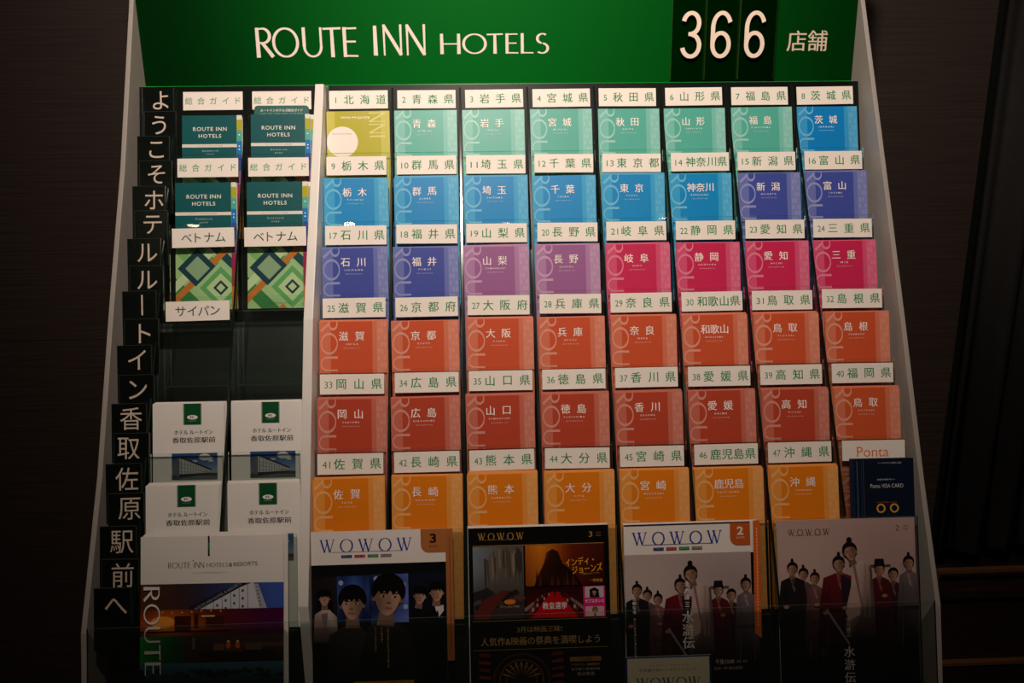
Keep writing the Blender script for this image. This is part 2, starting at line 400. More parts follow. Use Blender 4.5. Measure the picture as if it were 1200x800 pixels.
headword(lambda hp: wordcap(hp, 'HOTELS', [(515, 539), (541, 570), (570, 589), (592, 607), (610, 625), (628, 643.5)], .2110, .0305))
headword(lambda hp: hp.text('店舗', .528*HS+.6, .36-.2275*HS, .066*HS, .0315*HS, (214, 196, 174), .012, 5))
# number plaques
PQM = [acrylic('green_tinted_plaque', (.42, .62, .44), .4, .0), mat('plaque_edge', (66, 96, 44), .3)]
for i, (xa, xb, dg) in enumerate(((.3043, .3575, '3'), (.3595, .4125, '6'), (.4145, .4745, '6'))):
    xa *= HS; xb *= HS
    pq = rk('number_plaque', MB().box((xa, HY-.007, Z(.1705)), (xb, HY-.0005, Z(.350)), 0, 1), PQM)
    pr = Print(xb-xa, .1795); cx = (.0310, .0245, .0245)[i]; P, W = strokes(dg); hh = .0725
    xs = [p[0] for q in P for p in q]; mn, mx = min(xs), max(xs); pr.k = 1
    for q in P: pr.poly([(cx+((x-mn)/(mx-mn)-.5)*.0345, .1795-(.2363*HS-.1705-hh/2)-y*hh) for x, y in q], (240, 222, 202), False)
    g = pr.build('digit', pq, MATTE); g.matrix_basis = Matrix.Translation(Vector(((xa+xb)/2, HY-.007, Z(.1705)))-RO)
# pocket fronts: planes 1..6 per column, plane 7 one wide sheet; plane 0 is the black strip
SB = -.2245
def pocket_mesh(w):
    m = MB(); m.box((-w/2, 0, SB), (w/2, .003, .021), 0, 1)            # clear front
    m.box((-w/2, .003, -.1125), (w/2, .0185, -.1105), 0, 1)             # floor of the pocket
    return m.mesh('pocket_front', [ACR, PEDGE])
PM = {round(PITCH-.008, 4): pocket_mesh(PITCH-.008)}
for c, x in list(enumerate(COLX))+[(-2, LEFTX['A']), (-1, LEFTX['B'])]:
    for k in range(1, 6): rkm('pocket_front', PM[.1], lean(x if x < .55 else x-.0005, k, 0))
wm = pocket_mesh(2*PITCH-.008)
MAGX = [COLX[0]+PITCH/2+i*2*PITCH for i in range(4)]
for x in MAGX+[(LEFTX['A']+LEFTX['B'])/2]: rkm('pocket_front', wm, lean(x, 6, 0))
m = MB(); m.box((-.5785, 0, -.24), (.5785, .003, .021), 0, 1); fm = m.mesh('front_sheet', [ACR2, PEDGE])
rkm('front_sheet', fm, lean(hcx, 7, 0, .001))
rk('pocket_floor', MB().box((-.5445, .845, Z(-.715)), (-.2635, .90, Z(-.7120))), BLACK); rk('pocket_floor', MB().box((-.2475, .845, Z(-.715)), (.6125, .90, Z(-.7120))), BLACK)
# black strip behind the top cards (plane 0)
sL = MB().box((-.5445, 0, -.235), (-.2635, .003, .0235)).mesh('header_strip', BLACK); rkm('header_strip', sL, lean(0, 0, 0))
sR = MB().box((-.2475, 0, -.235), (.6125, .003, .0235)).mesh('header_strip', BLACK); rkm('header_strip', sR, lean(0, 0, 0))
# clear upright dividers
def divider(x, kend):
    f0, f1 = Q(0)+SL*.02-TV*0, Q(kend)+SL*.0
    P = [f0+SM*.0035, f1+SM*.0035, f1+SM*-.057, f0+SM*-.057]
    m = MB(); m.prism([(p.y, p.z) for p in P], x-.0015, x+.0015, 0, 1); rk('column_divider', m, [ACR, EDGE])
for c in range(7): divider(COLX[c]+PITCH/2, 5.8 if c % 2 == 0 else 6.95)
divider(-.3760, 5.8); divider(-.4860, 6.95)
# letter tiles down the left side
TS = [(-.5084,-.0017,'よ'),(-.5076,-.0444,'う'),(-.5081,-.0863,'こ'),(-.5048,-.1276,'そ'),(-.5052,-.1696,'ホ'),(-.5039,-.2095,'テ'),(-.5083,-.2540,'ル'),(-.5048,-.2966,'ル'),(-.5089,-.3357,'ー'),(-.5016,-.3782,'ト'),(-.5092,-.4172,'イ'),(-.5042,-.4607,'ン'),(-.5102,-.5020,'香'),(-.5100,-.5439,'取'),(-.5086,-.5862,'佐'),(-.5015,-.6267,'原'),(-.5078,-.6707,'駅'),(-.5027,-.7141,'前'),(-.5084,-.7510,'へ')]
tm = MB().box((-.0245, 0, -.062), (.0245, .003, .0215), 0, 1)
for a_, b_ in (((-.0245, .0209), (.0245, .0215)), ((-.0245, -.0205), (-.0240, .0209)), ((.0240, -.0205), (.0245, .0209))): tm.box((a_[0], -.0004, a_[1]), (b_[0], 0, b_[1]), 1)  # thin front rim added to carry the painted edge highlight
tm = tm.mesh('letter_tile', [TILE, TILE_EDGE_HILITE])
for i, (x, s, ch) in enumerate(TS):
    p = Q(0)+SL*s+SM*.006; p.x = min(x, -.5105+.0)+(.0035 if i % 2 else -.0035)+.001
    mw = Matrix.Translation(p) @ Matrix.Rotation(-TAU, 4, 'X') @ Matrix.Rotation(random.uniform(-.012, .012), 4, 'Y')
    t = rkm('letter_tile', tm, mw)
    pr = Print(.049, .043, False)
    big = .0320
    V = textmesh(ch, 0, 5); ww, hh = (V[3]-V[2]), (V[5]-V[4])
    sc = big/.92
    pr.text(ch, .0245+(x-p.x), .0215+(.003 if ch == 'へ' else 0), ww*sc*.95, hh*sc, (206, 190, 174), 0, 5) if ch != 'ー' else pr.rect(.0245+(x-p.x)-.0012, .006, .0245+(x-p.x)+.0012, .036, (206, 190, 174))
    g = pr.build('lettering', t, MATTE); g.matrix_basis = Matrix.Translation((0, 0, -.0215))

# name cards
PREF = ['北海道','青森県','岩手県','宮城県','秋田県','山形県','福島県','茨城県','栃木県','群馬県','埼玉県','千葉県','東京都','神奈川県','新潟県','富山県','石川県','福井県','山梨県','長野県','岐阜県','静岡県','愛知県','三重県','滋賀県','京都府','大阪府','兵庫県','奈良県','和歌山県','鳥取県','島根県','岡山県','広島県','山口県','徳島県','香川県','愛媛県','高知県','福岡県','佐賀県','長崎県','熊本県','大分県','宮崎県','鹿児島県','沖縄県']
CARDPX = None
CW, CH = .0930, .0292
cm = MB().box((-CW/2, 0, -CH/2), (CW/2, .0008, CH/2)).mesh('label_card', CARD)
GREEN = (14, 134, 80)
def card(x, k, rot, fill, dx=0, ds=0):
    t = rkm('label_card', cm, lean(x+dx, k, ds, .0009, 0, rot))
    pr = Print(CW, CH); fill(pr); g = pr.build('lettering', t, MATTE); g.location = (0, 0, -CH/2); return t
def pref_fill(num, name):
    def f(pr):
        pr.text(str(num), .0125 if num > 9 else .0105, CH/2+.0008, .0112 if num > 9 else None, .0094, GREEN, 0, 3)
        n = len(name); a, b = .0235, .0895; cw = .0148 if n == 3 else .0152
        for i, ch in enumerate(name):
            cx = a+cw/2+(b-a-cw)*i/(n-1)
            V = textmesh(ch, 0, 2); pr.text(ch, cx, CH/2, min(.0155, (V[3]-V[2])*.0165), min(.0155, (V[5]-V[4])*.0165), GREEN, .014, 2)
    return f
OFF = {}
rnd = random.Random(3)
for k in range(6):
    for c in range(8):
        i = k*8+c
        r = rnd.uniform(-.008, .008)
        if i < 47: t = card(COLX[c], k, r+(.003 if k else 0), pref_fill(i+1, PREF[i]), rnd.uniform(-.0008, .0008), rnd.uniform(-.0004, .0004))
        else:
            def pf(pr): pr.text('Ponta', .045, .0165, .047, .0145, (236, 108, 34), -.004, 4)
            t = card(COLX[c], k, .008, pf, .001); t['label'] = 'card with orange lettering'
def wordfill(word, col, bold=.004, sp=None):
    def f(pr):
        n = len(word); a, b = sp or (.006, .088); cw = .0115
        for i, ch in enumerate(word):
            V = textmesh(ch, 0, 3); sc = .0125 if n > 4 else .0175
            pr.text(ch, a+cw/2+(b-a-cw)*i/(n-1), CH/2, (V[3]-V[2])*sc, (V[5]-V[4])*sc, col, bold, 3)
    return f
card(-.4295, 0, 0, wordfill('総合ガイド', (60, 150, 104), .004, (.003, .0915)))
card(-.3215, 0, 0, wordfill('総合ガイド', (60, 150, 104), .004, (.003, .0915)))
card(-.4300, 1, 0, wordfill('総合ガイド', (60, 150, 104), .004, (.003, .0915)))
card(-.3215, 1, 0, wordfill('総合ガイド', (60, 150, 104), .004, (.003, .0915)))
card(-.4295, 2, -.01, wordfill('ベトナム', (22, 66, 48), .004, (.016, .078)), 0, .0)
card(-.3215, 2, -.005, wordfill('ベトナム', (22, 66, 48), .004, (.016, .078)))
card(-.4300, 3, -.01, wordfill('サイパン', (22, 66, 48), .004, (.016, .078)), 0, .0)

# ------------------------------------------------------------------ brochures
def leaf_mesh(name, w, h, thk, m, sheets=3):
    mb = MB(); g = thk/(sheets*2-1)
    for i in range(sheets):
        e = .0006*i
        mb.box((-w/2+e, i*2*g, e*.5), (w/2-(.0012 if i == 1 else 0), i*2*g+g*1.2, h-(.0009*i)))
    mb.box((-w/2, 0, 0), (-w/2+.0006, thk*.8, h-.001))
    return mb.mesh(name, m)
_paper = {}
def paper(c):
    k = tuple(int(x) for x in c)
    if k not in _paper: _paper[k] = mat('coloured_paper', c, .55, noise=.02)
    return _paper[k]
BW, BH = .0990, .2000
OLIVE, TEAL, BLUE, INDIGO, PURPLE, CRIMSON, RED, ORANGE = (176,170,26),(78,172,156),(0,136,200),(62,76,160),(152,94,148),(200,36,84),(206,84,48),(232,128,18)
ROWC = [[OLIVE]+[TEAL]*6+[(0,128,200)], [BLUE]*6+[INDIGO]*2, [INDIGO]*2+[PURPLE]*2+[CRIMSON]*4, [RED]*8, [(184,68,44)]*7+[(208,88,48)], [ORANGE]*7]
CNAME = [['olive']+['teal']*6+['blue'], ['bright blue']*6+['indigo']*2, ['indigo']*2+['purple']*2+['crimson']*4, ['brick-orange']*8, ['brick-red']*7+['brick-orange'], ['orange']*7]
ROM = ['HOKKAIDO','AOMORI','IWATE','MIYAGI','AKITA','YAMAGATA','FUKUSHIMA','IBARAKI','TOCHIGI','GUNMA','SAITAMA','CHIBA','TOKYO','KANAGAWA','NIIGATA','TOYAMA','ISHIKAWA','FUKUI','YAMANASHI','NAGANO','GIFU','SHIZUOKA','AICHI','MIE','SHIGA','KYOTO','OSAKA','HYOGO','NARA','WAKAYAMA','TOTTORI','SHIMANE','OKAYAMA','HIROSHIMA','YAMAGUCHI','TOKUSHIMA','KAGAWA','EHIME','KOCHI','TOTTORI','SAGA','NAGASAKI','KUMAMOTO','OITA','MIYAZAKI','KAGOSHIMA','OKINAWA']
ORD = ['top', 'second', 'third', 'fourth', 'fifth', 'sixth']
def roman_col(pr, word, w, col, x0=.02, x1=.27):
    """big capitals running down the left margin, tops to the right"""
    d = -.0063
    for ch in word:
        P, W = strokes(ch); L = W*.0350
        pr.k += 1
        for q in P: pr.poly([(x0*w+y*(x1-x0)*w, d+x*.0350*.92) for x, y in q], col, False)
        d += L*.92+.0012
def pref_cover(c, title, rom, flip=False):
    pr = Print(BW, BH); W3 = (255, 255, 255); w = BW
    pr.rect(0, 0, w, BH, c)
    st = mix(c, W3, .24); st2 = mix(c, W3, .42)
    if not flip:
        pr.rect(0, 0, .165*w, BH, mix(c, W3, .2))
        pr.rect(.78*w, 0, .845*w, BH, mix(c, W3, .2)); pr.rect(.845*w, 0, w, BH, mix(c, W3, .3))
        for i in range(20):
            for j, (a, b) in enumerate(((.86, .89), (.905, .935), (.95, .98))):
                if (i+j) % 3: pr.poly([(a*w, i*.01+.001), (b*w, i*.01+.001), (b*w, i*.01+.0075), (a*w, i*.01+.0075)], mix(c, W3, .38), i+j == 1)
        roman_col(pr, 'ROUTEINN', w, st2)
        V = [textmesh(ch, 0, 2) for ch in title]; n = len(title)
        span = .0235 if n == 2 else .0290
        for i, ch in enumerate(title):
            cx = .475*w+(i/(n-1)-.5)*span+(.002 if n == 3 else 0); v = V[i]
            pr.text(ch, cx, .0215, min(.0135, (v[3]-v[2])*.0148), min(.0135, (v[5]-v[4])*.0148), (250, 240, 232), .012, 2); pr.k -= 1
        pr.k += 1
        pr.text(rom, .48*w, .0333, .0032*len(rom)+.002, .0026, mix(c, W3, .85), .01, 1, 0, 1.6)
        pr.text('INFORMATION', .48*w, .0393, .024, .0017, mix(c, W3, .7), 0, 1, 0, 1.5)
    else:   # the back of the leaflet, upside down
        pr.rect(0, 0, .13*w, BH, mix(c, W3, .22)); pr.rect(.86*w, 0, w, BH, mix(c, W3, .2))
        d = .002
        for ch in ('N', 'N', 'I'):
            P, W = strokes(ch); pr.k += 1
            for q in P: pr.poly([(.93*w-y*.25*w, d+(W-x)*.022) for x, y in q], st2, False)
            d += W*.022+.002
        pr.text('ROUTE Inn Hotels', .45*w, .0105, .045, .0035, (245, 245, 225), .01, 2, math.pi)
        pr.ell(.245*w, .049, .0245, .0245, (240, 232, 224), 40)
        pr.text('Route Inn Hotel Website', .245*w, .036, .030, .0022, (90, 90, 70), 0, 1)
    return pr
body_cache = {}
def leaf_body(w, h, thk, m, nm='paper_body', sheets=3):
    k = (w, h, thk, m.name, sheets)
    if k not in body_cache: body_cache[k] = leaf_mesh(nm, w, h, thk, m, sheets)
    return body_cache[k]
def spares(src_me, mw, n, label, group, cat, name):
    for j in range(n):
        dz = rnd.uniform(.0006, .0036)
        o = bpy.data.objects.new(name, src_me); COL.objects.link(o)
        o.matrix_world = mw @ Matrix.Translation((rnd.uniform(-.0006, .0006), .0017*(j+1), dz)) @ Matrix.Rotation(rnd.uniform(-.004, .004), 4, 'Y')
        tag(o, label, cat, group)
STOP = -.0228
for r in range(6):
    for c in range(8):
        i = r*8+c
        if i >= 47: continue
        col = ROWC[r][c]; title = '鳥取' if i == 39 else PREF[i][:-1] if i else '北海道'
        nsp = (0, 1, 1, 3, 3, 4)[r]+(1 if (i*7) % 3 == 0 and r > 2 else 0)
        off = .0085 if nsp < 2 else .0125
        s = STOP-BH+ (.003 if r == 5 else 0)+rnd.uniform(.0008, .0020)
        x = COLX[c]+rnd.uniform(-.0009, .0009)-.0006
        if c == 7: x -= .0004
        if c == 0: x += .0009
        mw = lean(x, r, s, off, rnd.uniform(-.012, .012), rnd.uniform(-.005, .007))
        pos = 'fourth row, seventh column' if i == 30 else 'fifth row, last column' if i == 39 else ORD[r]+' row'
        t = empty('prefecture_brochure', mw)
        if i == 0: lab = 'olive brochure upside down with a white circle under card 1'
        else: lab = '%s brochure titled %s %s in the %s under card %d' % (CNAME[r][c], title, ROM[i], pos, i+1)
        tag(t, lab, 'brochure', 'prefecture brochures in the grid of pockets')
        me = leaf_body(BW, BH, .0012, paper(mix(col, (255, 236, 220), .30)))
        link('paper_body', me, t)
        pref_cover(col, title, ROM[i], i == 0).build('cover_print', t)
        if nsp: spares(me, mw, nsp, 'spare %s brochure tucked behind the front %s one in the %s row' % (CNAME[r][c], ROM[i], ORD[r]), 'spare brochures behind the %s one under card %d' % (ROM[i], i+1), 'brochure', 'spare_brochure')

# general guide booklets (dark teal with tabs, patterned lower half)
GW, GH = .0925, .1950
def guide_cover(tall):
    pr = Print(GW, GH); w = GW; tw = .0845
    pr.rect(0, 0, w, GH, (170, 200, 140))
    # patterned part
    def band(x0, d0, x1, d1, wd, c):
        dx, dy = x1-x0, d1-d0; L = math.hypot(dx, dy); nx, ny = -dy/L*wd/2, dx/L*wd/2
        pr.poly([(x0+nx, d0+ny), (x1+nx, d1+ny), (x1-nx, d1-ny), (x0-nx, d0-ny)], c)
    def dia(cx, cd, r, c): pr.poly([(cx, cd-r*1.02), (cx+r, cd), (cx, cd+r*1.02), (cx-r, cd)], c)
    band(-.02, .05, .12, .19, .016, (96, 160, 92)); band(.0, .10, .10, .20, .012, (130, 184, 112)); band(-.03, .13, .07, .23, .02, (58, 128, 70))
    band(.10, .06, -.02, .18, .012, (202, 222, 176)); band(.02, .06, .12, .16, .012, (20, 72, 84)); band(-.04, .09, .05, .0, .012, (20, 72, 84))
    band(.12, .06, -.02, .20, .0095, (205, 120, 50)); band(.13, .12, .05, .20, .012, (205, 120, 50)); 
    dia(.033, .132, .030, (20, 62, 76)); dia(.033, .132, .0185, (150, 176, 142))
    dia(.068, .162, .040, (170, 205, 150)); dia(.068, .162, .032, (104, 172, 104)); dia(.068, .162, .022, (196, 218, 166)); dia(.068, .162, .0115, (20, 62, 76)); dia(.068, .162, .0068, (196, 214, 160))
    pr.text('ROUTE INN HOTELS', .05, .187, .034, .0022, (60, 90, 60), 0, 1)
    # teal block, stripe, lower block
    T = (6, 84, 88)
    pr.rect(0, 0, tw, .072, T); pr.rect(0, .0455, tw, .0505, (222, 218, 206))
    pr.text('ROUTE INN', .043, .0215, .052, .0062, (226, 226, 214), .012, 3, 0, 1.15)
    pr.text('HOTELS', .043, .0325, .035, .0060, (226, 226, 214), .012, 3, 0, 1.15)
    pr.text('ルートインホテルズ総合', .043, .048, .040, .0018, (90, 110, 100), 0, 1); pr.text('Guidebook', .043, .0560, .026, .0024, (200, 215, 205), 0, 1, 0, 1.3); pr.text('2025', .043, .0615, .012, .0022, (200, 215, 205), 0, 1, 0, 1.3)
    # index tabs down the right edge
    tabs = [((225, 222, 212), .0, .007), ((176, 170, 26), .007, .024), ((78, 172, 156), .024, .041), ((0, 120, 190), .041, .062), ((62, 76, 160), .062, .088), ((152, 94, 148), .088, .110), ((170, 30, 80), .110, .135), ((150, 60, 60), .135, .160), ((205, 120, 40), .160, .195)]
    for c, a, b in tabs: pr.rect(tw+.0002, a, w, b, c)
    for a in (.030, .048, .053): pr.rect(tw+.003, a, tw+.005, a+.002, (235, 235, 235))
    return pr
gm = leaf_body(GW, GH, .0045, WPAPER, 'page_block', 5)
gp = guide_cover(False).build('cover_print', None); gp_me = gp.data; bpy.data.objects.remove(gp)
for cn, r, dx, lab in (('A', 0, .002, 'teal hotel guide booklet in the top left pocket, left of its twin'), ('B', 0, .0005, 'teal hotel guide booklet with a lettered tab covering its name card'),
                       ('A', 1, .000, 'teal hotel guide booklet in the second row, left column, diamonds showing below'), ('B', 1, .0005, 'teal hotel guide booklet in the second row, right beside the white divider')):
    s = STOP-GH-(.004 if (cn, r) == ('A', 0) else .003)
    mw = lean(LEFTX[cn]+dx, r, s, .0105, 0, .003); t = empty('guide_booklet', mw)
    tag(t, lab, 'booklet', 'general guide booklets left of the divider')
    link('page_block', gm, t); link('cover_print', gp_me, t)
    if cn == 'B':
        o = bpy.data.objects.new('guide_booklet', gm); COL.objects.link(o); o.matrix_world = mw @ Matrix.Translation((.0045, .0058, .001)) @ Matrix.Diagonal((1, .45, 1, 1))
        tag(o, 'second teal guide booklet peeking out behind the front one, %s row beside the divider' % ORD[r], 'booklet')
        bp = Print(GW, GH)
        for c_, a, b in [((176, 170, 26), .007, .024), ((78, 172, 156), .024, .041), ((0, 120, 190), .041, .062), ((62, 76, 160), .062, .088), ((152, 94, 148), .088, .110), ((170, 30, 80), .110, .135), ((150, 60, 60), .135, .160), ((205, 120, 40), .160, .195)]: bp.rect(GW-.006, a, GW, b, c_)
        bp.build('tab_print', o)
    if (cn, r) == ('B', 0):      # taller inner sheet with rounded corners
        m = MB(); zt = GH+.0155; zb = GH-.03; R = .006; pts = [(-.0425, zb), (.0435, zb)]
        for i in range(6): a = i/5*math.pi/2; pts.append((.0435-R+R*math.cos(a), zt-R+R*math.sin(a)))
        for i in range(6): a = math.pi/2+i/5*math.pi/2; pts.append((-.0425+R+R*math.cos(a), zt-R+R*math.sin(a)))
        n = len(pts); m.v = [(x, .0046, z) for x, z in pts]+[(x, .0052, z) for x, z in pts]; m.f = [tuple(range(n)), tuple(reversed(range(n, 2*n)))]+[(i, (i+1) % n, (i+1) % n+n, i+n) for i in range(n)]; m.mi = [0]*len(m.f)
        tb = m.build('lettered_tab', mat('teal_tab_card', (12, 92, 84), .5), t)
        pr = Print(.084, .04); pr.base = .0001; pr.text('ルートインホテルズ総合ガイド', .042, .0075, .066, .0045, (235, 232, 220), .02, 3); pr.text('日本語・英語・中国語・韓国語・タイ語 対応版', .042, .0132, .066, .0020, (170, 190, 175), 0, 1)
        g = pr.build('lettering', tb); g.location = (.0005, .0046, GH+.0155-.04)

# white hotel leaflets
HW, HH = .1000, .2000
def hotel_cover():
    pr = Print(HW, HH); pr.rect(0, 0, HW, HH, (236, 232, 226))
    pr.rect(.0425, 0, .0685, .0305, (140, 150, 140)); pr.rect(.0440, 0, .0672, .0300, (14, 78, 44))
    pr.ell(.0556, .0195, .0075, .0032, (236, 232, 226), 24); pr.text('R', .0556, .0195, .0062, .0032, (60, 100, 76), .01, 3); pr.rect(.0500, .0245, .0612, .0249, (150, 180, 160))
    pr.text('ホテル ルートイン', .0570, .0408, .0535, .0062, (26, 28, 28), .03, 2); pr.text('香取佐原駅前', .0575, .0518, .0600, .0082, (26, 28, 28), .03, 2)
    x0, x1, d0, d1 = .0265, .0905, .0705, .1080
    fx = lambda u: x0+(x1-x0)*u; fd = lambda v: d0+(d1-d0)*v
    pr.grid(x0, d0, x1, d1, lambda u, v: mix((34, 66, 128), (150, 178, 205), min(1, v*1.25)*(.6+.4*u)), 6, 6)
    for a, b, rx, rd in ((.72, .15, .13, .13), (.8, .20, .10, .08), (.5, .3, .07, .04), (.86, .3, .06, .035)): pr.ell(fx(a), fd(b), (x1-x0)*rx, (d1-d0)*rd, (200, 202, 196), 16)
    pr.poly([(fx(0), fd(.82)), (fx(.5), fd(.7)), (fx(1), fd(.72)), (fx(1), fd(1)), (fx(0), fd(1))], (66, 72, 78))
    pr.poly([(fx(.02), fd(.34)), (fx(.17), fd(.12)), (fx(.17), fd(.88)), (fx(.03), fd(.8))], (92, 100, 112))
    pr.poly([(fx(.17), fd(.12)), (fx(.86), fd(.62)), (fx(.86), fd(.78)), (fx(.17), fd(.88))], (190, 192, 192))
    pr.poly([(fx(.15), fd(.09)), (fx(.19), fd(.1)), (fx(.88), fd(.61)), (fx(.86), fd(.66)), (fx(.17), fd(.17))], (48, 52, 62))
    for i in range(11):
        u = .2+.64*(i/11)**.85; ut = .2+.64*((i+.12)/11)**.85; tt = lambda q: .14+(q-.17)/.69*.5; bb = lambda q: .86-(q-.17)/.69*.09
        pr.poly([(fx(u), fd(tt(u)+.03)), (fx(ut), fd(tt(ut)+.03)), (fx(ut), fd(bb(ut))), (fx(u), fd(bb(u)))], (70, 74, 82))
    for t in (.3, .52, .74):
        pr.poly([(fx(.02), fd(.34+t*.46)), (fx(.17), fd(.12+t*.76)), (fx(.86), fd(.62+t*.16)), (fx(.86), fd(.625+t*.16)), (fx(.17), fd(.14+t*.76)), (fx(.02), fd(.36+t*.46))], (120, 124, 130))
    pr.poly([(fx(.17), fd(.78)), (fx(.86), fd(.75)), (fx(.86), fd(.79)), (fx(.17), fd(.9))], (44, 46, 50))
    pr.poly([(fx(.66), fd(.68)), (fx(1), fd(.7)), (fx(1), fd(.76)), (fx(.66), fd(.74))], (150, 152, 150))
    pr.poly([(fx(.2), fd(.95)), (fx(.6), fd(.84)), (fx(1), fd(.88)), (fx(1), fd(1)), (fx(.1), fd(1))], (96, 100, 104))
    pr.text('Hotel Route-Inn Katori Sawara Ekimae', HW/2, .115, .06, .003, (80, 84, 84), 0, 1)
    return pr
hm = leaf_body(HW, HH, .0013, WPAPER)
hpo = hotel_cover().build('cover_print', None); hp_me = hpo.data; bpy.data.objects.remove(hpo)
for cn, r, dx, nsp, lab in (('A', 4, -.001, 4, 'white hotel leaflet with green badge and building photo, upper left of the four'), ('B', 4, .0012, 4, 'white hotel leaflet with green badge and building photo, upper right beside the divider'),
                        ('A', 5, -.0012, 5, 'white hotel leaflet with green badge, lower left above the large hotel brochure'), ('B', 5, .003, 5, 'white hotel leaflet with green badge, lower right beside the divider')):
    mw = lean(LEFTX[cn]+dx, r, STOP-HH+(.0014 if r == 5 else .0006), .0132, .006, .004); t = empty('hotel_leaflet', mw)
    tag(t, lab, 'leaflet', 'white hotel leaflets left of the divider')
    link('paper_body', hm, t); link('cover_print', hp_me, t)
    for j in range(nsp-1):
        o = bpy.data.objects.new('spare_leaflet', hm); COL.objects.link(o); o.matrix_world = mw @ Matrix.Translation((.0004*(j+1)*(1 if cn == 'A' else -1), .0018*(j+1), .0008*(j+1))) @ Matrix.Rotation(rnd.uniform(-.003, .003), 4, 'Y')
        w_ = ('upper' if r == 4 else 'lower')+(' left' if cn == 'A' else ' right')
        tag(o, 'spare white hotel leaflet tucked behind the %s front one' % w_, 'leaflet', 'spare white leaflets behind the %s one' % w_)

# navy card application leaflet, bottom right pocket
NW, NH = .0870, .2000
pr = Print(NW, NH); pr.rect(0, 0, NW, NH, (13, 24, 44)); pr.text('ルートインホテルズ限定のご案内', .052, .0062, .034, .0026, (190, 196, 204), 0, 2)
pr.text('年会費永年無料のカード', .046, .0300, .026, .0026, (190, 196, 204), 0, 2); pr.text('Ponta VISA CARD', .047, .0390, .048, .0056, (206, 206, 206), -.006, 3)
pr.text('今なら新規ご入会で', .046, .0625, .030, .0022, (196, 84, 40), 0, 2)
for a in (.0375, .0570): pr.ell(a, .0710, .0066, .0066, (214, 158, 60), 28); pr.ell(a, .0710, .0042, .0044, (13, 24, 44), 24)
pr.rect(.0035, .003, .0048, NH, (70, 84, 104)); pr.rect(.0100, .002, .0106, NH, (44, 60, 88)); pr.rect(.0130, .002, .0135, NH, (90, 84, 76))
mw = lean(.5635, 5, -.0105-NH, .0125, 0, .004); t = empty('card_leaflet', mw); tag(t, 'dark navy card leaflet with gold rings in the bottom right pocket', 'leaflet')
nm = leaf_body(NW, NH, .0013, paper((22, 44, 76))); link('paper_body', nm, t); pr.build('cover_print', t)
for j in range(3):
    o = bpy.data.objects.new('spare_leaflet', nm); COL.objects.link(o); o.matrix_world = mw @ Matrix.Translation((-.0012*(j+1), .0019*(j+1), 0))
    tag(o, 'spare dark navy leaflet tucked behind the front one under the orange-lettered card', 'leaflet', 'spare navy leaflets in the bottom right pocket')

# ------------------------------------------------------------------ magazines
def face(pr, cx, cd, r, skin, hair, tilt=0, fringe=True, dim=.0, side=0, tex=False):
    """printed head: hair mass, neck, face with features; r = half head width"""
    S = lambda a, b: (cx+(a*math.cos(tilt)-b*math.sin(tilt))*r, cd+(a*math.sin(tilt)+b*math.cos(tilt))*r)
    dk = mix(skin, (10, 8, 8), .62); lt = mix(skin, (255, 235, 215), .12)
    pr.poly([S(-.45, .7), S(.45, .7), S(.6, 2.0), S(-.6, 2.0)], mix(skin, (10, 8, 8), .35))
    pr.ell(*S(0, -.38), r*1.18, r*1.22, hair, 24, tilt)
    for sx in (-1, 1): pr.ell(*S(sx*.93, .12), r*.16, r*.28, mix(skin, dk, .5), 10, tilt)
    out = [(-.84, -.5), (-.86, 0), (-.79, .45), (-.56, .92), (-.24, 1.24), (0, 1.30), (.24, 1.24), (.56, .92), (.79, .45), (.86, 0), (.84, -.5), (.5, -.95), (0, -1.05), (-.5, -.95)]
    cols = [mix(dk if (x*side < 0 or side == 0 and abs(x) > .7) else lt, skin, .5) for x, y in out]
    pr.poly([S(x, y) for x, y in out], cols)
    pr.poly([S(side*.05-.08, -.1), S(side*.05+.1, -.1), S(side*.08+.2, .42), S(side*.08-.2, .42)], mix(skin, dk, .25))
    for sx in (-1, 1):
        pr.ell(*S(sx*.40+side*.08, .0), r*.20, r*.08, mix((205, 190, 178), skin, .65), 10, tilt); pr.ell(*S(sx*.40+side*.1, .0), r*.09, r*.085, (22, 16, 14), 10, tilt)
        pr.poly([S(sx*.18+side*.06, -.24), S(sx*.62+side*.06, -.30), S(sx*.64+side*.06, -.20), S(sx*.18+side*.06, -.15)], mix(hair, skin, .25))
    pr.ell(*S(side*.1, .78), r*.28, r*.075, mix((150, 70, 62), skin, .35), 12, tilt); pr.poly([S(-.24+side*.1, .77), S(.24+side*.1, .77), S(.2+side*.1, .80), S(-.2+side*.1, .80)], mix((80, 30, 28), skin, .2))
    pr.ell(*S(side*.1, .44), r*.17, r*.05, dk, 8, tilt)
    arcp = [(1.14*math.cos(math.radians(a)), -.36-1.2*math.sin(math.radians(a))) for a in range(0, 181, 15)]
    if fringe: low = [(-1.02, .22), (-.84, -.05), (-.66, -.36), (-.45, -.12), (-.28, -.40), (-.05, -.14), (.14, -.42), (.36, -.16), (.58, -.40), (.82, -.10), (1.02, .20)]
    else: low = [(-1.0, -.1), (-.80, -.5), (-.45, -.78), (0, -.86), (.45, -.78), (.80, -.5), (1.0, -.1)]
    pr.poly([S(*p) for p in arcp+low], hair)
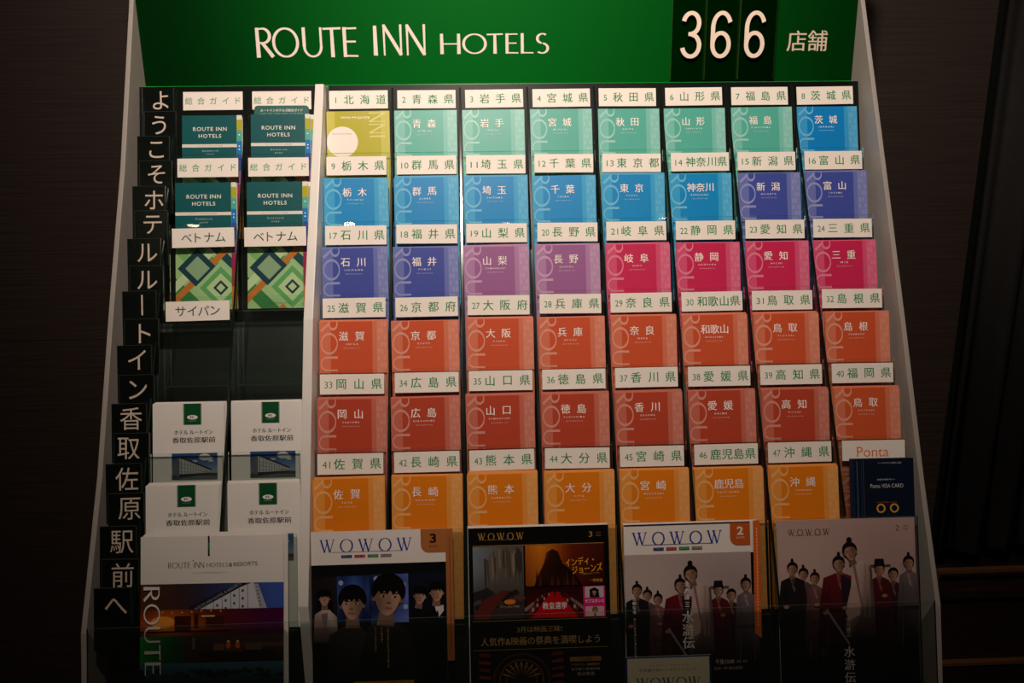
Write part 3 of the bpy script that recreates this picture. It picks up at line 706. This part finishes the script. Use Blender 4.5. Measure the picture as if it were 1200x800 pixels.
def robe(pr, cx, cd, r, w, h, c, c2, lapel=(210, 200, 190), vee=True):
    """printed standing figure in a cross-collared robe below a head at (cx,cd)"""
    top = cd+r*1.45
    pr.poly([(cx-r*.55, top), (cx+r*.55, top), (cx+w*.42, top+r*.8), (cx+w*.55, top+h*.45), (cx+w*.62, top+h), (cx-w*.62, top+h), (cx-w*.55, top+h*.45), (cx-w*.42, top+r*.8)],
            [c, c, c, mix(c, c2, .4), c2, c2, mix(c, c2, .5), mix(c, c2, .2)])
    pr.poly([(cx-r*.55, top), (cx-r*.25, top), (cx+r*.5, top+r*2.6), (cx+r*.2, top+r*2.9)], lapel)
    pr.poly([(cx+r*.55, top), (cx+r*.25, top), (cx-r*.3, top+r*1.9), (cx-r*.05, top+r*2.1)], mix(lapel, c, .4))
    for i in (-1, 1):
        pr.poly([(cx+i*w*.25, top+r*2.2), (cx+i*w*.29, top+r*2.2), (cx+i*w*.38, top+h), (cx+i*w*.33, top+h)], mix(c, (0, 0, 0), .35))
    pr.poly([(cx-w*.4, top+h*.48), (cx+w*.4, top+h*.48), (cx+w*.4, top+h*.53), (cx-w*.4, top+h*.53)], mix(c, (0, 0, 0), .5))
def troupe(pr, w, ox, od, sc, dark_d):
    """eight people in old-style robes before a hazy sky; coordinates in a unit of picture width"""
    U = lambda u: ox+u*sc; D = lambda v: od+v*sc
    SK = (166, 122, 98); HR = (24, 18, 17)
    P = [  # u, v(head), r, robe width, robe col, lower col, style
        (.185, .310, .034, .155, (86, 66, 66), (16, 13, 13), 'knot'), (.106, .270, .037, .20, (34, 28, 30), (16, 13, 13), 'knot'), (.265, .340, .033, .135, (112, 72, 74), (22, 15, 16), 'knot'),
        (.832, .325, .035, .14, (56, 32, 36), (16, 13, 13), 'plain'), (.732, .285, .036, .17, (84, 24, 30), (18, 12, 13), 'hat'), (.945, .247, .038, .165, (110, 96, 100), (20, 17, 18), 'knot'),
        (.438, .240, .042, .27, (104, 24, 32), (24, 12, 14), 'knot')]
    for u, v, r, ww, c, c2, st in P:
        robe(pr, U(u), D(v), r*sc, ww*sc, .52*sc, c, c2, mix(c, (220, 205, 195), .3))
        if st == 'knot': pr.ell(U(u), D(v-r*1.72), r*.30*sc, r*.40*sc, HR, 12)
        face(pr, U(u), D(v), r*.92*sc, SK, HR, random.Random(int(u*1000)).uniform(-.14, .14), False, side=1 if u > .5 else -1)
        if st == 'hat':
            pr.poly([(U(u-r*1.05), D(v-r*.8)), (U(u+r*1.05), D(v-r*.8)), (U(u+r*.9), D(v-r*2.1)), (U(u-r*.9), D(v-r*2.1))], (24, 20, 22))
            pr.rect(U(u-r*2.3), D(v-r*.9), U(u+r*2.3), D(v-r*.65), (24, 20, 22))
        if ww > .25:
            pr.poly([(U(u+.01), D(v+.07)), (U(u+.10), D(v+.12)), (U(u+.13), D(v+.45)), (U(u+.02), D(v+.45))], (40, 26, 38))
            pr.ell(U(u-.10), D(v+.25), .03*sc, .05*sc, (70, 14, 22), 10)
    # tall central figure in a pale robe, bending towards the viewer
    u, v, r = .522, .155, .046
    pr.poly([(U(.53), D(.25)), (U(.60), D(.215)), (U(.665), D(.25)), (U(.68), D(.45)), (U(.69), D(.78)), (U(.50), D(.78)), (U(.485), D(.60)), (U(.52), D(.42))],
            [(180, 156, 146), (190, 166, 156), (164, 138, 132), (112, 92, 90), (24, 19, 19), (24, 19, 19), (84, 68, 66), (190, 160, 150)])
    pr.poly([(U(.52), D(.40)), (U(.60), D(.38)), (U(.58), D(.60)), (U(.50), D(.64)), (U(.475), D(.58))], (178, 150, 140))
    pr.poly([(U(.535), D(.24)), (U(.555), D(.24)), (U(.60), D(.52)), (U(.585), D(.53))], (130, 100, 96))
    pr.poly([(U(.655), D(.25)), (U(.675), D(.28)), (U(.69), D(.6)), (U(.665), D(.6))], (90, 70, 68))
    pr.ell(U(u-.005), D(v-.085), .020*sc, .022*sc, HR, 12); face(pr, U(u), D(v), r*sc, SK, HR, -.22, False, side=-1)
    for a_, b_ in ((.625, .24), (.655, .30)):      # folds of the pale robe
        pr.poly([(U(a_), D(b_)), (U(a_+.006), D(b_)), (U(a_-.005), D(.62)), (U(a_-.014), D(.62))], (136, 112, 106))
    # sword and hands
    pr.poly([(U(.33), D(.56)), (U(.345), D(.55)), (U(.50), D(.80)), (U(.49), D(.81))], (120, 116, 120))
    for a, b in ((.27, .52), (.33, .58), (.47, .55), (.76, .47), (.05, .53)): pr.ell(U(a), D(b), .02*sc, .014*sc, (150, 104, 82), 10)
def magazine(name, x, w, h, s, label, pr, thk=.003, rot=0, m=GLOSS, yaw=0, off=.0085, extra=()):
    mw = lean(x, 6, s, off, yaw, rot); t = empty(name, mw); tag(t, label, 'magazine', 'magazines in the bottom pockets')
    link('page_block', leaf_body(w, h, thk, WPAPER, 'page_block', 5), t); pr.build('cover_print', t, m)
    for mb, nm_, mm in extra: mb.build(nm_, mm, t)
    return t, mw
ST6 = .0235; MH = .1480+.1135-.0105
def masthead(pr, w, col, tab, num):
    def W(x, total, h, d, c): pr.caps('WoWoW', x, d, h, c, gap=.36, total=total)
    W(.0112, .1270, .0182, .0290, col); pr.rect(.0275, .0281, .1255, .0287, col)
    for a, c, tx in ((.0410, (36, 50, 110), 'プライム'), (.0590, (176, 30, 62), 'ライブ'), (.0770, (30, 132, 74), 'シネマ'), (.0950, (120, 112, 104), 'プラス')):
        pr.rect(a, .0325, a+.0146, .0366, c); pr.text(tx, a+.0073, .0345, .011, .0016, (220, 214, 208), 0, 1)
    # month tab with a rounded lower corner
    R = .011; x0, x1, d1 = .1500 if num == '3' else .1495, w, .0325
    P = [(x0, -.0001+.0001), (x1, 0), (x1, d1)]+[(x0+R-R*math.sin(i/6*math.pi/2), d1-R+R*math.cos(i/6*math.pi/2)) for i in range(7)]
    pr.poly(P, tab)
# 1: issue 3 with five actors
w = .1840
pr = Print(w, MH); pr.rect(0, 0, w, MH, (14, 14, 16)); pr.rect(0, 0, w, .0455, (238, 230, 224)); masthead(pr, w, (34, 56, 148), (176, 108, 58), '3')
pr.text('3', .1670, .0130, .0090, .0130, (30, 24, 20), .03, 5); pr.text('2025', .1675, .0238, .012, .0026, (60, 44, 34), .01, 1)
pr.grid(0, .0455, w, .0640, lambda u, v: mix((16, 16, 20), (26, 26, 30), v*.6), 4, 3)
pr.grid(.0345, .0610, .0790, .1250, lambda u, v: mix((70, 104, 190), (20, 30, 60), min(1, .25+abs(v-.35)+.25*math.sin(u*9))), 6, 8)
pr.grid(.0800, .0600, .1320, .1260, lambda u, v: mix((96, 120, 200), (26, 36, 78), min(1, max(0, .9-u*.8+.2*math.sin(v*11)))), 6, 8)
for a, b in ((.088, .066), (.125, .075), (.128, .105), (.04, .07), (.044, .1)): pr.ell(a, b, .0035, .0035, (150, 170, 215), 10)
pr.grid(.0, .062, .034, .150, lambda u, v: mix((26, 22, 24), (40, 34, 38), u*(1-v)), 3, 3); pr.grid(.133, .060, w, .150, lambda u, v: mix((22, 26, 44), (16, 14, 16), v), 3, 3)
SK = (172, 132, 112); HR = (16, 12, 12)
# woman left
pr.poly([(.006, .085), (.012, .078), (.026, .080), (.030, .110), (.024, .122), (.008, .122)], HR)
pr.poly([(.004, .112), (.014, .106), (.024, .106), (.034, .116), (.036, .150), (.002, .150)], [(150, 128, 120), (190, 176, 168), (190, 176, 168), (150, 124, 114), (60, 46, 44), (70, 54, 50)])
pr.poly([(.0125, .112), (.0215, .110), (.0205, .128), (.0165, .134)], (110, 92, 88))
face(pr, .0175, .0900, .0078, SK, HR, 0, True)
# pair right
pr.poly([(.134, .125), (.142, .106), (.156, .106), (.165, .125), (.168, .160), (.130, .160)], (20, 20, 24)); face(pr, .1480, .0905, .0088, (186, 142, 120), HR, .15, True, side=1)
pr.poly([(.155, .130), (.166, .108), (.182, .108), (.186, .118), (.186, .165), (.152, .165)], (16, 16, 20)); pr.poly([(.168, .106), (.180, .104), (.180, .112), (.172, .122)], (214, 206, 202)); pr.poly([(.170, .112), (.1725, .112), (.1735, .124), (.1705, .124)], (14, 14, 18))
face(pr, .1710, .0860, .0098, (192, 146, 120), HR, .05, True, side=1)
# the two leads
pr.poly([(.018, .200), (.024, .140), (.046, .128), (.066, .128), (.084, .150), (.092, .230), (.016, .230)], [(16, 16, 18), (40, 40, 44), (54, 54, 58), (54, 54, 58), (30, 30, 34), (12, 12, 14), (12, 12, 14)])
face(pr, .0555, .0985, .0165, SK, HR, .0, True, side=-1)
pr.poly([(.066, .170), (.076, .132), (.092, .116), (.118, .128), (.134, .136), (.142, .170), (.150, .235), (.070, .235)], [(22, 22, 24), (38, 38, 42), (54, 52, 54), (50, 48, 50), (34, 34, 36), (20, 20, 22), (12, 12, 12), (12, 12, 12)])
face(pr, .1040, .0900, .0200, SK, HR, .10, True, side=1)
for i, (xx, t_) in enumerate(((.1035, '正義か、嘘か。真実の扉を開く者'), (.0950, '心の闇を撃て'), (.0865, 'すべてを懸けた戦い'))):
    for j, ch in enumerate(t_): pr.text(ch, xx, .1330+j*.0037, .0024, .0029, (200, 184, 74), 0, 1); pr.k -= 1
pr.k += 1
pr.rect(.056, .2040, .138, .2100, (176, 120, 50)); pr.text('連続ドラマW 独占放送スタート', .097, .2070, .070, .0034, (50, 34, 20), 0, 1)
ob = MB().box((w/2, -.0006, MH-.178), (w/2+.0095, .0006, MH-.0005))
t1, mw1 = magazine('magazine', -.1578, w, MH, ST6-MH+.0015, 'magazine with white masthead, brown tab 3 and five actors on black', pr, extra=[])
rp = Print(.0098, .180); rp.poly([(0, 0), (.0098, 0), (.0098, .180), (0, .172)], (170, 104, 54)); 
for j in range(38): rp.rect(.0044, .012+j*.004, .0060, .0146+j*.004, (116, 70, 40)); rp.k -= 1
g = MB().box((-.0049, 0, 0), (.0049, .0009, .180)).build('paper_band', paper((176, 110, 60)), t1); g.location = (w/2+.0051, .0010, MH-.181)
rp.build('band_print', g)
# 2: film issue
w = .1950
GOLD = (188, 142, 66); pr = Print(w, MH); pr.rect(0, 0, w, MH, (16, 15, 14)); pr.caps('WoWoW', .0132, .0172, .0098, GOLD, gap=.36, total=.0640); pr.rect(.022, .0166, .068, .0169, GOLD)
pr.text('3', .1700, .0125, .0050, .0075, GOLD, -.004, 4); pr.text('2025', .1810, .0105, .0065, .0020, (150, 120, 70), 0, 1); pr.text('MAR', .1810, .0145, .0065, .0020, (150, 120, 70), 0, 1)
pr.rect(.006, .0245, .188, .0252, GOLD); A = (.0060, .0260, .0760, .1250)
rr = random.Random(5)
pr.grid(A[0], A[1], A[2], A[3], lambda u, v: mix(mix((120, 136, 150), (96, 90, 84), min(1, u*1.6+v*.6)), (48, 36, 32), max(0, v-.35)*1.4), 8, 10)
for i in range(26):     # cliff face with ragged vertical streaks
    u = .22+.75*i/26; xx = A[0]+(A[2]-A[0])*u; dd = A[1]+.03*max(0, .5-u)+rr.uniform(0, .012)
    g_ = rr.choice([(74, 66, 58), (104, 94, 82), (58, 52, 48), (130, 116, 98), (88, 78, 66)])
    pr.poly([(xx, dd), (xx+.0022, dd+.001), (xx+.0030, dd+rr.uniform(.02, .055)), (xx+.0006, dd+rr.uniform(.015, .04))], g_)
for i in range(20):
    xx = A[0]+rr.uniform(.004, .066); dd = rr.uniform(.078, .118); pr.poly([(xx-.005, dd), (xx+.004, dd-.004), (xx+.008, dd+.002), (xx-.001, dd+.006)], rr.choice([(72, 44, 38), (48, 42, 36), (36, 32, 30), (86, 60, 48)]))
pr.poly([(.006, .120), (.020, .098), (.048, .086), (.056, .088), (.040, .104), (.026, .125), (.006, .125)], (92, 38, 34)); pr.poly([(.006, .088), (.026, .082), (.036, .090), (.022, .094), (.006, .100)], (40, 40, 42)); 
pr.ell(.0560, .1020, .0080, .0035, (220, 120, 40), 14); pr.text('ファンタジア大作', .056, .1085, .026, .0030, (190, 180, 160), 0, 1)
B = (.0785, .0255, .1880, .0815)
pr.grid(B[0], B[1], B[2], B[3], lambda u, v: mix(mix((226, 130, 32), (120, 36, 16), min(1, abs(u-.18)*2.4)), (40, 16, 10), min(1, max(0, u-.42)*1.1+v*.35)), 10, 6)
pr.poly([(.090, B[3]), (.096, .066), (.104, .050), (.108, .036), (.116, .031), (.124, .035), (.130, .052), (.146, .064), (.156, B[3])], [(60, 24, 10), (84, 36, 12), (110, 48, 16), (90, 38, 14), (50, 22, 12), (34, 16, 10), (26, 12, 9), (22, 11, 9), (20, 10, 8)])
for i in range(14):
    xx = .092+i*.0042; pr.poly([(xx, B[3]), (xx+.002, B[3]-rr.uniform(.008, .024)), (xx+.0045, B[3])], rr.choice([(52, 22, 11), (34, 16, 10), (74, 34, 14)]))
for tx, cx, cd_, ww, hh in (('インディ・', .1535, .0490, .040, .0110), ('ジョーンズ', .1640, .0590, .042, .0110)): pr.text(tx, cx, cd_, ww+.002, hh+.0015, (90, 14, 8), .035, 3, -.10); pr.text(tx, cx, cd_, ww, hh, (240, 176, 40), .02, 3, -.10)
pr.text('と運命のダイヤル', .168, .0660, .026, .0024, (200, 150, 90), 0, 1, -.05); pr.text('一挙放送', .1760, .0755, .018, .0045, (232, 170, 50), .01, 1)
C = (.0785, .0830, .1560, .1250)
pr.grid(C[0], C[1], C[2], C[3], lambda u, v: mix((44, 10, 12), (84, 16, 20), v), 6, 4)
pr.poly([(.112, .090), (.124, .090), (.150, .125), (.086, .125)], (176, 14, 22)); 
for i in range(9):
    for sx in (-1, 1):
        q = i/9; xx = .118+sx*(.008+.029*q); pr.ell(xx, .093+.026*q, .0012+.0012*q, .0020+.0018*q, rr.choice([(150, 130, 118), (120, 30, 34), (40, 20, 20)]), 8)
        pr.ell(xx+sx*.006, .093+.022*q, .0012+.001*q, .0018+.0016*q, rr.choice([(130, 110, 100), (100, 24, 28)]), 8)
pr.rect(.1172, .089, .1190, .0960, (20, 10, 10)); pr.text('教皇選挙', .1180, .1085, .034, .0095, (238, 226, 216), .01, 3)
pr.rect(.1575, .0830, .1880, .1250, (206, 34, 112)); pr.rect(.1600, .0840, .1860, .0990, (190, 180, 184)); pr.poly([(.1665, .0990), (.1665, .0880), (.1730, .0850), (.1790, .0880), (.1800, .0990)], (26, 20, 22)); face(pr, .1730, .0905, .0032, SK, HR)
pr.text('サブスタンス', .1730, .1035, .0260, .0048, (246, 238, 240), .02, 2); pr.rect(.1600, .1110, .1860, .1245, (204, 160, 170)); face(pr, .1735, .1170, .0036, SK, (120, 90, 70)); 
pr.rect(.004, .1265, .190, .1270, GOLD)
pr.text('3月は映画三昧!', .0960, .1395, .0620, .0082, (184, 146, 84), .006, 3)
pr.text('人気作&映画の祭典を満喫しよう', .0970, .1550, .1640, .0115, (196, 156, 92), .006, 3)
pr.rect(.004, .1660, .190, .1665, GOLD)
for sx in (-1, 1):
    for i in range(5): pr.poly([(.070+sx*.058, .1700+i*.010), (.070+sx*.042, .1725+i*.010), (.070+sx*.042, .1760+i*.010), (.070+sx*.058, .1750+i*.010)], (120, 44, 34) if i % 2 else (96, 40, 30))
for r_, c_ in ((.040, (70, 40, 30)), (.037, (24, 18, 16)), (.031, (96, 66, 40)), (.029, (20, 16, 14)), (.022, (84, 54, 34)), (.020, (30, 22, 18))): pr.ell(.070, .2080, r_, r_*.92, c_, 36)
for i in range(9): a = math.radians(200+i*17.5); pr.poly([(.070+.008*math.cos(a), .208+.008*math.sin(a)), (.070+.027*math.cos(a-.04), .208+.025*math.sin(a-.04)), (.070+.027*math.cos(a+.04), .208+.025*math.sin(a+.04))], (170, 120, 62))
pr.rect(.1370, .1790, .1800, .1850, (150, 108, 50)); pr.text('放送番組', .1585, .1820, .018, .0036, (40, 28, 16), 0, 1)
for i in range(3): pr.text(('第97回アカデミー賞授賞式', '生中継・関連番組特集', '独占放送'), .1585, .1900+i*.0058, .040, .0034, (180, 164, 140), 0, 1) if False else pr.text(('アカデミー賞授賞式', '生中継と関連特集', '独占放送')[i], .1585, .1895+i*.0062, .040 if i < 2 else .024, .0034 if i < 2 else .0052, (180, 164, 140), 0, 1)
t2, mw2 = magazine('magazine', .0630, w, MH, ST6-MH+.0003, 'black film magazine with gold masthead and a grid of film pictures', pr, yaw=-.004)
for j in range(2):
    o = bpy.data.objects.new('spare_magazine', leaf_body(w, MH, .0014, WPAPER, 'page_block', 3)); COL.objects.link(o); o.matrix_world = mw2 @ Matrix.Translation((-.0010*(j+1), .0031+.0016*j, .0008*(j+1))) @ Matrix.Rotation(.002*(j+1), 4, 'Y')
    tag(o, 'spare magazine behind the black film magazine, only its pale edge showing', 'magazine', 'spare magazines behind the black film magazine')
# 3: issue 2 with robed troupe
def sky(pr, x0, d0, x1, d1, ca, cb, dark0, dark1):
    def f(u, v):
        c = mix(ca, cb, min(1, max(0, .5+.35*math.sin(u*5+v*3)*.6+.2*math.sin(v*9-u*4))))
        return mix(c, (14, 12, 13), min(1, max(0, (v-dark0)/(dark1-dark0))))
    pr.grid(x0, d0, x1, d1, f, 12, 26)
w = .1883
pr = Print(w, MH); pr.rect(0, 0, w, MH, (14, 12, 13)); pr.rect(0, 0, w, .0430, (236, 228, 222))
sky(pr, .0, .0420, .1780, MH, (168, 150, 150), (196, 178, 172), .42, .62)
masthead(pr, .1780, (34, 56, 148), (196, 90, 36), '2'); pr.rect(0, 0, .1780, .0016, (24, 26, 60)); pr.rect(.1780, 0, w, .0430, (232, 224, 218))
pr.text('2', .1640, .0125, .0092, .0115, (238, 226, 216), .03, 5); pr.text('2025', .1640, .0220, .012, .0026, (230, 200, 180), .01, 1)
troupe(pr, w, -.003, .0420, .182, .5)
for ch, dd, sz in (('北', .0830, .008), ('方', .0920, .008), ('謙', .1010, .009), ('三', .1110, .008)): pr.text(ch, .0855, dd, sz*.8, sz*.8, (236, 230, 224), .01, 2)
for ch, dd in (('水', .1280), ('滸', .1460), ('伝', .1635)): pr.text(ch, .0860, dd, .0160, .0165, (240, 234, 228), .02, 4)
for j, ch in enumerate('壮絶なる'): pr.text(ch, .0115, .1010+j*.0060, .0050, .0050, (230, 224, 218), .01, 2)
for j, ch in enumerate('戦いに身を投じた漢たちの物語'): pr.text(ch, .0115, .1290+j*.0042, .0032, .0034, (220, 214, 208), 0, 1)
pr.text('午後10:00', .1360, .1910, .0260, .0075, (196, 184, 166), .01, 2); pr.text('放送・配信', .1600, .1915, .0150, .0038, (180, 170, 150), 0, 1); pr.text('全話一挙 独占放送', .1400, .2000, .040, .0040, (180, 170, 150), 0, 1)
t3, mw3 = magazine('magazine', .2760, w, MH, ST6-MH-.0010, 'magazine with white masthead, orange tab 2 and robed actors, white flyer before it', pr, yaw=.006)
g = MB().box((-.0047, 0, 0), (.0047, .0009, .1620)).build('paper_band', paper((206, 104, 40)), t3); g.location = (w/2-.0055+.0020, -.0030, MH-.1620+.0012); g.rotation_euler = (0, .012, .0)
bp = Print(.0094, .1620); bp.poly([(0, 0), (.0094, 0), (.0094, .1620), (0, .1560)], (214, 100, 34))
for j in range(30): bp.rect(.0040, .010+j*.0046, .0056, .0132+j*.0046, (232, 180, 140)); bp.k -= 1
bp.build('band_print', g)
o = bpy.data.objects.new('spare_magazine', leaf_body(w, MH, .0014, WPAPER, 'page_block', 3)); COL.objects.link(o); o.matrix_world = mw3 @ Matrix.Translation((-.0006, .0036, .0012)) @ Matrix.Rotation(.002, 4, 'Y')
tag(o, 'spare magazine behind the one with the orange tab 2, pale edge showing', 'magazine')
# 4: full-bleed troupe cover
w = .1960
pr = Print(w, MH); pr.rect(0, 0, w, MH, (14, 12, 13)); sky(pr, 0, 0, w, MH, (176, 146, 142), (196, 166, 158), .50, .66)
pr.caps('WoWoW', .0150, .0215, .0090, (60, 42, 44), gap=.36, total=.0600); pr.rect(.024, .0208, .067, .0211, (60, 42, 44)); pr.text('2', .1710, .0140, .0048, .0078, (100, 76, 76), -.002, 4); pr.text('2025', .1830, .0118, .0065, .0020, (110, 86, 86), 0, 1); pr.text('FEB', .1830, .0160, .0065, .0020, (110, 86, 86), 0, 1)
troupe(pr, w, -.001, .0150, .196, .5)
for j, ch in enumerate('北方謙三'): pr.text(ch, .0950, .1390+j*.0066, .0060, .0058, (200, 190, 176), .006, 2)
for ch, dd in (('水', .1830), ('滸', .2010), ('伝', .2185)): pr.text(ch, .0955, dd, .0150, .0150, (206, 198, 184), .02, 4)
t4, mw4 = magazine('magazine', .4965, w, MH, ST6-MH-.0018, 'magazine with mauve sky cover and robed actors in the last bottom pocket', pr, yaw=-.01, m=PRINT)
# flyer in front of magazine 3
FW, FH = .1190, .0900
pr = Print(FW, FH); pr.rect(0, 0, FW, FH, (34, 56, 120)); pr.rect(.0025, .0022, FW-.0025, FH-.002, (214, 206, 176)); pr.text('今月の番組ガイドをお持ちください', .061, .0125, .058, .0022, (120, 112, 90), 0, 1)
pr.text('日本最大級エンタテインメント', .0595, .0185, .080, .0042, (90, 90, 84), .006, 2); pr.caps('WoWoW', .0140, .0440, .0150, (34, 56, 120), gap=.12, total=.0900)
mw = lean(.2385, 6, -.1600-FH+.002, .0135, 0, 0); t = empty('flyer', mw); tag(t, 'cream flyer with a blue border at the bottom edge, before the third magazine', 'flyer')
link('paper_body', leaf_body(FW, FH, .0006, WPAPER, 'paper_body', 1), t); pr.build('cover_print', t, GLOSS)

# large hotel brochure bottom left
w = .1926
pr = Print(w, MH); pr.rect(0, 0, w, MH, (236, 230, 224))
for a, b, c in ((.0, .009, (66, 22, 40)), (.009, .018, (30, 110, 60)), (.018, .0275, (20, 40, 40))): pr.poly([(.0900, a), (.0925, a), (.0925+.0003, b), (.0900+.0003, b)], c)
INK = (30, 52, 58)
pr.caps('ROUTE INN', .0365, .0430, .0078, INK, gap=.1, total=.0490); pr.ell(.0705, .0330, .0009, .0009, INK, 8)
pr.caps('HOTELS', .0885, .0420, .0054, INK, gap=.1, total=.0290); pr.text('&', .1210, .0393, .0044, .0052, INK, 0, 3); pr.text('RESORTS', .1410, .0385, .0320, .0052, INK, -.004, 3, -.03)
pr.text('ルートインホテルズ&リゾート', .0930, .0495, .047, .0026, (120, 120, 116), 0, 1)
d0 = .0640; a1, a2, a3, a4 = .0985, .1340, .1700, .2100
pr.grid(0, d0, w, a1, lambda u, v: mix(mix((86, 48, 24), (44, 40, 60), min(1, u*2)), (64, 92, 176), min(1, max(0, u-.35)*1.7)), 10, 4)
# building with a lettered roofline
pr.poly([(.072, a1), (.128, .0655), (.152, .0640), (.164, a1)], (206, 208, 214)); pr.poly([(.066, a1+.001), (.066, a1-.004), (.132, .0640), (.150, .0640), (.136, .0690), (.078, a1+.001)], (34, 36, 52))
pr.poly([(.152, .0660), (.158, .0655), (.170, a1), (.160, a1)], (170, 172, 182))
for i in range(6):
    xx = .086+i*.0115
    top = a1-(xx-.074)*.56+.004
    pr.poly([(xx, top), (xx+.0008, top), (xx+.0012, a1), (xx+.0002, a1)], (120, 124, 140))
    for j in range(1+i//2):
        if top+.003 > .0690: pr.rect(xx+.0040, top+.003+j*.0105, xx+.0068, top+.0062+j*.0105, (48, 52, 66))
for j in range(6): pr.ell(.1565+j*.0010, .0700+j*.0048, .0018, .0012, (120, 124, 140), 8)
pr.text('ROUTE INN HOTEL & RESORTS', .1040, .0815, .070, .0034, (170, 174, 186), .0, 2, -.505)
pr.grid(0, a1, w, a2, lambda u, v: mix(mix((214, 112, 26), (96, 36, 14), min(1, abs(u-.2)*2.6+abs(v-.5)*.9)), (70, 14, 60), min(1, max(0, u-.45)*2.4)), 12, 6)
for a, b, c_, d_ in ((.046, .107, .068, .128), (.072, .104, .078, .124), (.088, .108, .112, .122)): pr.rect(a, b, c_, d_, (60, 26, 16))
pr.rect(.082, .1068, .100, .1086, (232, 190, 140)); pr.ell(.030, .1150, .016, .008, (236, 150, 50), 18); pr.rect(.0, .1270, .120, .1290, (40, 22, 16))
for i in range(7): pr.ell(.030+i*.013, .1015+.001*math.sin(i), .0012, .0010, (240, 180, 100), 8)
pr.grid(0, a2, w, a3, lambda u, v: mix(mix((24, 150, 56), (10, 70, 30), min(1, u*3.5+v*.3)) if u < .3 else (60, 44, 36), mix((70, 54, 44), (34, 22, 18), v), min(1, max(0, (u-.25)*4))), 12, 5)
pr.rect(.100, .1440, w, .1500, (84, 64, 52)); pr.ell(.1300, .1590, .052, .0080, (34, 24, 20), 24)
pr.rect(.098, .1460, .112, .1540, (110, 82, 62)); pr.rect(.142, .1460, .164, .1540, (92, 70, 56)); pr.rect(.114, .1430, .140, .1560, (84, 40, 18))
for a in (.1165, .1290): pr.rect(a, .1410, a+.0034, .1440, (250, 216, 170)); pr.ell(a+.0017, .1475, .0034, .0045, (206, 96, 34), 12)
pr.rect(.070, .1360, .0735, .1520, (90, 100, 84))
pr.grid(0, a3, w, MH, lambda u, v: mix((54, 96, 112), (14, 26, 30), min(1, v*2.4)), 8, 6)
for i in range(40): xx = rr.uniform(0, w); pr.ell(xx, .1830+rr.uniform(-.003, .006), rr.uniform(.003, .006), rr.uniform(.002, .004), rr.choice([(16, 24, 20), (24, 32, 24), (34, 38, 26)]), 8)
# vertical word
d = .0665
for ch, L in zip('ROUTE I', (.0205, .0275, .0215, .0205, .0170, .006, .004)):
    if ch != ' ':
        P, W = strokes(ch); xs = [p[0] for q in P for p in q]; mn, mx = min(xs), max(xs); pr.k += 1
        for q in P: pr.poly([(.0050+y*.0215+(d-.066)*.02, d+(x-mn)/(mx-mn)*L) for x, y in q], (238, 232, 224), False)
    d += L+.0028
mw = lean(-.3850, 6, .0245-MH, .0100, -.004, .010); t = empty('hotel_brochure', mw); tag(t, 'large white hotel brochure with a photo collage and vertical lettering, bottom left pocket', 'brochure')
link('page_block', leaf_body(w, MH, .003, WPAPER, 'page_block', 5), t); pr.build('cover_print', t, GLOSS)
for j in range(3):
    o = bpy.data.objects.new('spare_brochure', leaf_body(w, MH, .0014, WPAPER, 'page_block', 3)); COL.objects.link(o); o.matrix_world = mw @ Matrix.Translation((.0014*(j+1), .0032+.0017*j, .0012*(j+1))) @ Matrix.Rotation(-.0015*j, 4, 'Y')
    tag(o, 'spare white brochure behind the large hotel brochure, only its edge showing', 'brochure', 'spare brochures behind the large hotel brochure')
